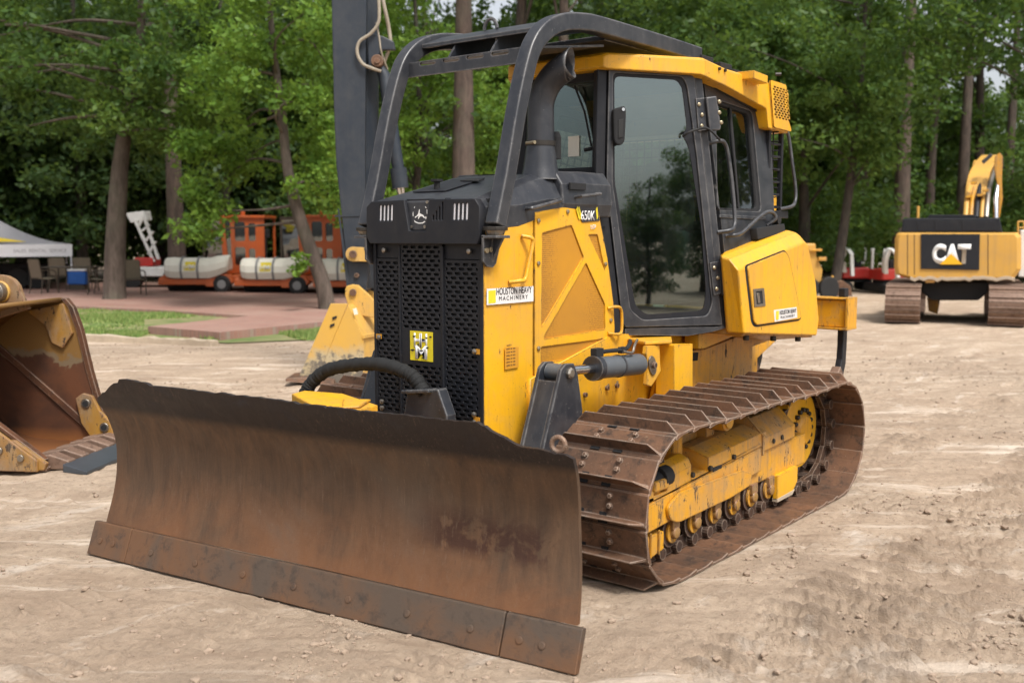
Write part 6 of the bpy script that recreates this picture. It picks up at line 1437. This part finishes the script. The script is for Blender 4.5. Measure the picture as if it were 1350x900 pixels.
sw['label'] = 'leftmost of the three orange sweepers, white tank half under the tree leaves'; sw.location = LV(at_r(209, F0), F0)
s2 = copy_tree(sw); s2['label'] = 'orange sweeper in the middle of the row, right behind the leaning tree'; s2.location = LV(at_r(303, F0-.9), F0-.9); s2.rotation_euler = (0, 0, LROT-.10)
s3 = copy_tree(sw); s2.location = LV(at_r(309, F0-.6), F0-.6); s3['label'] = 'orange sweeper partly hidden by the dark excavator arm'; s3.location = LV(at_r(413, F0-1.3), F0-1.3)

# ---- canopy tent
F0 = 31.5; TT = TH('canopy_tent', 'grey white and yellow canopy tent cut by the left edge', 'tent', 95, F0)
L2 = lambda px, py, dF=0: lc(px, py, F0+dF, TT)
b = MB()
xr = L2(95, 338); half = 2.5; zt, zv_ = L2(0, 285).z, xr.z
def peak(u, v):                     # concave canopy surface over the square
    k = max(abs(u), abs(v)); return L2(0, 322).z+(1.05*(1-k)**1.7)
vs = []; fs = []; nn_ = 12
for i in range(nn_+1):
    for j in range(nn_+1):
        u = -1+2*i/nn_; v = -1+2*j/nn_; vs.append((xr.x-half*.985+u*half*.985, half+v*half, peak(u, v)+.0))
for i in range(nn_):
    for j in range(nn_): a = i*(nn_+1)+j; fs.append((a, a+1, a+nn_+2, a+nn_+1))
o = obj_from('canopy', vs, fs, TENTG, TT, 0, True); m = o.modifiers.new('t', 'SOLIDIFY'); m.thickness = .01
b = MB(); b.prism([(xr.x-half*1.1, 1.3, 2.05), (xr.x-half*.90, .5, 1.66), (xr.x-half*.50, .04, 1.50), (xr.x-half*1.15, .04, 1.50)], (0, -.02, .01)); b.build('canopy_panel', TENTY, TT)
for (a_, c_) in (((xr.x-2*half*.985, 0), (xr.x, 0)), ((xr.x, 0), (xr.x, 2*half)), ((xr.x-2*half*.985, 2*half), (xr.x, 2*half))):
    b = MB(); b.prism([(a_[0], a_[1], zv_), (c_[0], c_[1], zv_), (c_[0], c_[1], L2(0, 322).z), (a_[0], a_[1], L2(0, 322).z)], (.0, -.012, 0) if a_[1] == c_[1] else (.012, 0, 0)); vl = b.build('valance', TENTW, TT)
text('lettering', 'SALES  RENTAL  SERVICE', (xr.x-1.6, -.016, zv_+.13), LX, LZ, .10, TENTG, TT, width=1.45)
for x in (xr.x-.03, xr.x-2*half*.97):
    for y in (.03, 2*half-.03):
        b = MB(); b.box((x, y, .55), (.04, .04, 1.15)); b.build('tent_leg', TENTW, TT, .004)
TB = TH('dark_trailer', 'dark loaded trailer with black tyres under the canopy tent', 'trailer', 20, 32.5)
b = MB(); b.box((0, .5, .62), (2.6, 1.2, .35)); b.build('trailer_bed', DARK, TB, .05)
for x in (.2, .75, -.6): b = MB(); b.tube([(x, -.2, .36), (x, .0, .36)], .34, 20); b.build('tyre', BLK, TB, .03, True)

TT.rotation_euler = (0, 0, LROT+math.atan2(-at_r(95, F0), F0)+.03)
# ---- patio set
def chair(t0=None):
    t = thing('patio_chair', None, 'chair', (0, 0, .05), 'sling chairs round the patio table', LROT)
    f = MB()
    for s_ in (-1, 1): f.tube(smooth_path([(s_*.27, .28, 0), (s_*.26, .22, .40), (s_*.26, .30, .92)], 4), .016, 6)
    f.build('back_leg', BRNZ, t, 0, True)
    for s_ in (-1, 1): g_ = MB(); g_.tube(smooth_path([(s_*.27, -.28, 0), (s_*.28, -.22, .40), (s_*.28, -.15, .64), (s_*.27, .22, .66)], 4), .016, 6); g_.build('arm_leg', BRNZ, t, 0, True)
    a = MB(); a.rings([[(-.26, y, z), (.26, y, z), (.26, y+.012, z+.012), (-.26, y+.012, z+.012)] for y, z in ((-.24, .43), (0, .40), (.20, .41))]); a.build('seat', SLING, t, .004)
    a = MB(); a.rings([[(-.25, y, z), (.25, y, z), (.25, y+.014, z), (-.25, y+.014, z)] for y, z in ((.205, .44), (.25, .70), (.30, .97))]); a.build('backrest', SLING, t, .004)
    return t
ch = chair()
spots = [(58, 29.6, 2.6, 'sling patio chair at the left end of the patio table'), (82, 31.6, 3.1, 'sling patio chair behind the patio table near the tent'), (133, 29.2, -1.5, 'sling patio chair tucked against the left side of the thick oak trunk'), (176, 28.8, .6, 'sling patio chair standing just right of the thick oak trunk'), (112, 31.8, 3.3, 'sling patio chair behind the patio table beside the blue cooler')]
for i, (px, F, a, lb_) in enumerate(spots):
    c = ch if i == 0 else copy_tree(ch); c.location = LV(at_r(px, F), F, .05); c.rotation_euler = (0, 0, LROT+a); c['label'] = lb_
PT_ = TH('patio_table', 'dark patio table between the sling chairs on the terrace', 'table', 97, 30.4, None, .05)
b = MB(); b.box((0, 0, .72), (1.45, .9, .035)); b.build('table_top', BRNZ, PT_, .01)
for sx in (-.6, .6):
    for sy in (-.35, .35): b = MB(); b.tube([(sx, sy, 0), (sx*.95, sy*.95, .71)], .022, 8); b.build('leg', BRNZ, PT_, 0, True)
CO = TH('cooler', 'blue plastic cooler on the terrace behind the patio table', 'cooler', 104, 31.6, None, .05)
b = MB(); b.box((0, 0, .36), (.55, .4, .40)); b.build('cooler_box', BLUE, CO, .03); b = MB(); b.box((0, 0, .595), (.58, .43, .06)); b.build('lid', TENTW, CO, .015); b = MB(); b.box((0, 0, .08), (.5, .35, .16)); b.build('cooler_base', BRNZ, CO, .01)

# ---- white lift behind the oak
LFT = TH('boom_lift', 'white lattice boom lift with red and white base behind the oak', 'boom lift', 200, 33)
L3 = lambda px, py, dF=0: lc(px, py, 33+dF, LFT)
b = MB(); b.box((.1, .5, .55), (1.7, 1.4, .30)); b.build('chassis', WHT, LFT, .03)
b = MB(); b.box((-.2, .3, .85), (.6, .8, .28)); b.build('turntable', RED, LFT, .05)
for pa, pb in (((203, 345), (178, 290)), ((209, 342), (190, 285)), ((196, 335), (205, 318)), ((192, 318), (202, 305)), ((187, 305), (197, 296)), ((183, 298), (190, 285))):
    b = MB(); b.bar([L3(*pa), L3(*pb)], Vector((.045, 0, 0)), Vector((0, .05, .0))); b.build('boom_section', WHT, LFT, .006)
b = MB(); b.prism([L3(165, 281), L3(190, 278), L3(192, 290), L3(172, 294)], (0, .6, 0)); b.build('platform', WHT, LFT, .02)
for x in (-.55, .75): b = MB(); b.tube([(x, -.22, .34), (x, .02, .34)], .33, 20); b.build('tyre', BLK, LFT, .03, True)
MS = TH('white_mast', 'slim white post standing behind the leftmost sweeper', 'post', 239, 33.5)
b = MB(); b.tube([(0, 0, 0), (0, 0, 2.5)], .07, 10); b.build('pole', WHT, MS, 0, True); b = MB(); b.tube([(0, 0, 2.5), (0, 0, 2.62)], .11, 12); b.build('pole_cap', WHT, MS, .01, True)

# ---- big yellow excavator seen from behind, right
F0 = 19.6; CE = TH('tracked_excavator', 'yellow tracked excavator seen from behind, big white CAT letters on its counterweight', 'excavator', 1262, F0)
A4 = LROT-math.atan2(at_r(1262, F0), F0); CE.rotation_euler = (0, 0, A4); FM4 = Vector((-math.sin(A4), math.cos(A4), 0))
def L4(px, py, dF=0):
    q = hit(px, py, CE.location+FM4*dF, FM4)-CE.location; c, s_ = math.cos(-A4), math.sin(-A4); return Vector((q.x*c-q.y*s_, q.x*s_+q.y*c, q.z))
def FB(pix, dF, depth, name, mat, parent, bev=.02, cl_=None):
    b = MB(); b.prism([L4(x, y, dF) for x, y in pix], (0, depth, 0)); return b.build(name, mat, parent, bev, False, 3)
cw = [(1181, 309), (1184, 306.5), (1343, 306.5), (1347, 312), (1347, 355), (1338, 367), (1290, 369), (1200, 368), (1180, 362), (1178, 352), (1179, 315)]
# counterweight with bulged back: rings going away from the viewer
b = MB(); ctr_ = L4(1262, 338)
def ring4(dF, k): return [ctr_+(L4(x, y)-ctr_)*k+Vector((0, dF, 0)) for x, y in cw]
b.rings([ring4(-.02, .93), ring4(.04, .985), ring4(.16, 1.0), ring4(1.3, 1.0)]); cwt = b.build('counterweight', YELCAT, CE, .01)
pn4 = FB([(1214, 308.5), (1292, 308.5), (1291, 356), (1214, 354.5)], -.045, .05, 'logo_panel', GRYD, cwt, .006)
o_ = L4(1228.5, 347.5, -.050); wtxt = (L4(1279, 340)-L4(1228.5, 340)).x
text('lettering', 'CAT', o_, LX, LZ, .375, TXTW, pn4, width=wtxt, weight=.06)
tri_ = MB(); tri_.prism([L4(1239, 348.5, -.066), L4(1269, 348.5, -.066), L4(1254, 334.5, -.066)], (0, .006, 0)); tri_.build('logo_triangle', plain('logo_yellow', (.80, .42, .01), .5, 0, .03), pn4)
for x in (1190, 1314): FB([(x-5, 351), (x+5, 350), (x+4, 354.5), (x-5, 355)], -.015, .05, 'rear_light', REDL, cwt, .004)
b = MB(); r = random.Random(8); ps = [L4(1200+i*6, 366+r.uniform(-2.5, 1), .0) for i in range(24)]
b.rings([[p+Vector((0, -.03, 0)), p+Vector((0, -.03, -.06-.0*i)), p+Vector((0, .1, -.08)), p+Vector((0, .1, .02))] for i, p in enumerate(ps)]); b.build('chipped_edge', CONC, cwt, .004)
FB([(1188, 306.5), (1190, 289), (1200, 287.5), (1318, 287.5), (1322, 306.5)], .12, 1.4, 'engine_cover', GRYD, CE, .02)
FB([(1208, 290), (1224, 290), (1226, 305), (1210, 305)], .112, .02, 'cover_panel', GRYD, CE, .004)
FB([(1222, 287.5), (1288, 287.5), (1284, 283), (1226, 283)], .35, .9, 'cover_top', GRYD, CE, .01)
b = MB(); c = L4(1210, 288, .4); b.tube([c, c+LZ*.24], .028, 10); b.build('exhaust', YELCAT, CE, 0, True)
b = MB(); c = L4(1258, 310.5, -.04); b.tube([c, c+LY*.02], .035, 12); b.build('lifting_lug', DARK, cwt, 0, True)
FB([(1331, 308), (1343, 306), (1347, 312), (1347, 362), (1331, 362)], 1.0, 1.2, 'side_door', YELCAT, CE, .01)
b = MB(); c = L4(1352, 330, .9); b.box((c.x, c.y+.5, 1.35), (.22, 1.2, .9)); b.build('operator_cab', WHT, CE, .02)
# boom going up and away with its rods and hoses
bm_ = [L4(1284, 288, 1.6), L4(1286, 262, 2.0), L4(1290, 238, 2.6), L4(1298, 222, 3.4), L4(1306, 212, 4.6)]
b = MB(); b.bar(smooth_path(bm_, 4), Vector((.20, 0, 0)), Vector((0, .22, -.12))); b.build('boom', YELCAT, CE, .02)
for k, x in enumerate((1276, 1283, 1290, 1297, 1303)):
    b = MB(); b.tube(smooth_path([L4(x-3, 287, 1.25), L4(x-1, 262, 1.6), L4(x+3, 240, 2.2), L4(x+8, 224, 2.9), L4(x+10, 214, 3.6)], 4), .038 if k % 2 else .050, 8); b.build('boom_cylinder' if k % 2 else 'boom_pipe', (YELCAT, YELW, GRYD, YELCAT, STL)[k], CE, 0, True)
for x, y in ((1277, 258), (1284, 240), (1292, 256), (1300, 250), (1280, 272), (1298, 275)): FB([(x-4, y), (x+4, y-1), (x+4, y+2.5), (x-4, y+3)], 1.45, .2, 'pipe_clamp', YELW, CE, .004)
b = MB(); b.tube([L4(1313, 288, 1.5), L4(1313, 262, 1.6), L4(1316, 240, 1.9)], [.05, .05, .03], 10); b.build('boom_cylinder_rod', CHR, CE, 0, True)
FB([(1312, 206), (1318, 201), (1322, 206), (1321, 240), (1322, 262), (1318, 287), (1312, 287), (1316, 250), (1311, 222)], 1.8, .25, 'boom_side', YELW, CE, .01)
FB([(1294, 212), (1306, 202), (1309, 205), (1297, 216)], 1.9, .2, 'stick_cylinder', GRY, CE, .01)
b = MB(); b.tube([L4(1311, 214, 1.9), L4(1322, 208, 1.9), L4(1322, 222, 1.9)], .02, 6); b.build('boom_hose', BLK, CE, 0, True)
b = MB()
for x in (1342, 1350): b.tube([L4(x, 308, .9), L4(x, 292, .9)], .018, 6)
b.tube([L4(1342, 292, .9), L4(1350, 292, .9)], .018, 6); b.tube([L4(1342, 300, .9), L4(1350, 300, .9)], .014, 6); b.build('handrail', YELCAT, CE, 0, True)
for x0_, x1_ in ((1196, 1197), (1205, 1206), (1302, 1303)): FB([(x0_, 309), (x1_, 309), (x1_, 362), (x0_, 362)], -.0225, .01, 'panel_seam', DARK, cwt, .001)
FB([(1232, 291), (1262, 291), (1263, 304), (1233, 304)], .112, .02, 'cover_panel', GRYD, CE, .004); FB([(1268, 291), (1312, 291), (1314, 304), (1269, 304)], .112, .02, 'cover_panel', GRYD, CE, .004)
# undercarriage
FB([(1215, 372), (1303, 372), (1303, 385), (1290, 396), (1228, 396), (1215, 385)], .3, 2.2, 'undercarriage', DARK, CE, .03)
FB([(1238, 366), (1282, 366), (1282, 376), (1238, 376)], .6, 1.2, 'swing_bearing', DARK, CE, .02); FB([(1218, 366), (1234, 367), (1232, 373), (1220, 373)], .0, .3, 'tow_eye', YELW, CE, .01)
FB([(1222, 392), (1240, 392), (1236, 414), (1224, 410)], 1.2, .6, 'frame_leg', YELW, CE, .02)
for x0, x1 in ((1168, 1214), (1303, 1352)):
    tr_ = link(bpy.data.objects.new('crawler_track', None), CE); xa, xb = L4(x0, 400).x, L4(x1, 400).x; R4 = .36; nS = 44; Lc4 = 3.0; per = 2*Lc4+2*math.pi*R4
    for i in range(nS):
        d = per*i/nS
        if d < Lc4: p = Vector((0, d, 2*R4+.02)); tg = Vector((0, 1, 0))
        elif d < Lc4+math.pi*R4: a = math.pi/2-(d-Lc4)/R4; p = Vector((0, Lc4+R4*math.cos(a), R4+.02+R4*math.sin(a))); tg = Vector((0, math.sin(a), -math.cos(a)))
        elif d < 2*Lc4+math.pi*R4: p = Vector((0, Lc4-(d-Lc4-math.pi*R4), .02)); tg = Vector((0, -1, 0))
        else: a = -math.pi/2-(d-2*Lc4-math.pi*R4)/R4; p = Vector((0, R4*math.cos(a), R4+.02+R4*math.sin(a))); tg = Vector((0, math.sin(a), -math.cos(a)))
        nn4 = Vector((0, -tg.z, tg.y)); q4 = per/nS
        b = MB(); b.rings([[Vector((x, 0, 0))+p+tg*u+nn4*v for u, v in ((-q4*.48, -.02), (-q4*.48, .005), (-q4*.1, .005), (-q4*.08, .035), (0, .035), (q4*.02, .005), (q4*.48, .005), (q4*.48, -.02))] for x in (xa, xb)]); b.build('track_shoe', SHOE4, tr_) if False else b.build('track_shoe', TOOTH, tr_)
    b = MB(); b.box(((xa+xb)/2, Lc4/2, R4), ((xb-xa)*.5, Lc4, R4*1.2)); b.build('track_frame', DARK, tr_, .02)

# ---- small machines far right
def mini(px, F, label, sc_=1):
    t = TH('mini_excavator', label, 'mini excavator', px, F, 'red and white mini excavators at the edge of the wood')
    b = MB(); b.prism([(-.75, 0, .60), (.55, 0, .60), (.60, 0, .95), (.35, 0, 1.10), (-.70, 0, 1.05)], (0, 1.2, 0)); b.build('house', RED, t, .06)
    for x in (-.55, .45): b = MB(); b.prism([(x-.2+.0, -.25, .06), (x+.2, -.25, .06), (x+.2, -.25, .46), (x-.2, -.25, .46)], (0, 1.9, 0)); b.build('crawler_track', BLK, t, .12)
    b = MB(); b.box((0, .6, .52), (1.2, .9, .16)); b.build('undercarriage', DARK, t, .02)
    for x in (-.62, .56):
        for y in (.15, 1.05): b = MB(); b.tube(smooth_path([(x, y, 1.0), (x, y, 1.75), (x*.93, y, 1.92)], 4), .05, 8); b.build('canopy_post', WHT, t, 0, True)
    b = MB(); b.box((-.02, .6, 1.28), (1.15, .05, .07)); b.build('guard_bar', WHT, t, .01)
    b = MB(); b.box((0, .6, 1.2), (.42, .42, .5)); b.build('seat', DARK, t, .06)
    b = MB(); b.bar(smooth_path([(-.75, -.2, .9), (-.95, -.5, 1.5), (-.85, -.7, 1.95), (-.70, -.9, 1.7)], 4), Vector((.09, 0, 0)), Vector((0, .1, .03))); b.build('boom', WHT, t, .01)
    b = MB(); b.bar([(-.70, -.9, 1.75), (-.66, -1.0, .75)], Vector((.07, 0, 0)), Vector((0, .08, 0))); b.build('stick', WHT, t, .01)
    return t
m1 = mini(1133, 31, 'red and white mini excavator standing clear between the slim tree and the pine trunk')
m1.scale = (.68,)*3; m2 = copy_tree(m1); m2.location = LV(at_r(1184, 30), 30); m2.rotation_euler = (0, 0, LROT+.2); m2['label'] = 'red and white mini excavator mostly hidden by the big yellow excavator'
LD = TH('yellow_loader', 'yellow loader with rusty attachments half hidden behind the rear tank of the bulldozer', 'loader', 1072, 27)
b = MB(); b.prism([(-.6, 0, .55), (.30, 0, .55), (.34, 0, .95), (.1, 0, 1.35), (.05, 0, 1.75), (-.6, 0, 1.75)], (0, 1.4, 0)); b.build('loader_body', YELCAT, LD, .05)
b = MB(); b.box((.0, -.1, 1.55), (.5, .12, .08)); b.box((.28, -.1, 1.28), (.3, .12, .12)); b.build('loader_arm', YELW, LD, .02)
for x in (-.2, .55): b = MB(); b.tube([(x, -.25, .38), (x, .05, .38)], .36, 20); b.build('tyre', BLK, LD, .03, True)
AT = TH('attachment_row', 'rusty orange attachments lying beside the slim leaning tree', 'attachment', 1103, 29)
b = MB(); b.prism([(-.5, 0, 0), (.9, 0, 0), (.8, 0, .55), (.3, 0, .9), (-.4, 0, .7)], (0, .3, 0)); b.build('fork_frame', SHOE, AT, .03)
b = MB(); b.tube([(-.3, -.1, .75), (-.3, -.1, 1.15)], .08, 10); b.build('attachment_bracket', YELCAT, AT, .02)


# each bolt, lug and repeated piece a part of its own
def split_loose(o):
    me = o.data; n = len(me.vertices); par = list(range(n))
    def find(a):
        while par[a] != a: par[a] = par[par[a]]; a = par[a]
        return a
    for e in me.edges:
        a, b_ = find(e.vertices[0]), find(e.vertices[1])
        if a != b_: par[a] = b_
    roots = {}
    for i in range(n): roots.setdefault(find(i), []).append(i)
    if len(roots) < 2: return
    co = [v.co.copy() for v in me.vertices]; fr = {k: [] for k in roots}; sm = {k: [] for k in roots}
    for p in me.polygons: k = find(p.vertices[0]); fr[k].append(tuple(p.vertices)); sm[k].append(p.use_smooth)
    mats = [m for m in me.materials]; first = True
    for k, idx in roots.items():
        mp_ = {v: i for i, v in enumerate(idx)}; m2 = bpy.data.meshes.new(o.name.split('.')[0]); m2.from_pydata([co[i] for i in idx], [], [tuple(mp_[v] for v in f) for f in fr[k]])
        m2.polygons.foreach_set('use_smooth', sm[k])
        for m in mats: m2.materials.append(m)
        if any(sm[k]):
            try: m2.set_sharp_from_angle(angle=rad(38))
            except Exception: pass
        if first: o.data = m2; first = False
        else: c = o.copy(); c.data = m2; col.objects.link(c)
for o in list(sc.objects):
    b_ = o.name.split('.')[0]
    if o.type == 'MESH' and o.parent and not o.children and ('bolt' in b_ or b_ in ('gland', 'carrier_post', 'roof_rib', 'cross_shaft_housing', 'roof_mount', 'caution_tag', 'headlight', 'peeled_patch', 'label_stripe', 'angle_cylinder', 'cover_slot', 'shoe_slot_', 'loader_arm', 'trailer_tyre')): split_loose(o)
LD.scale = (.7, .7, .85); AT.scale = (.5, .5, .5)
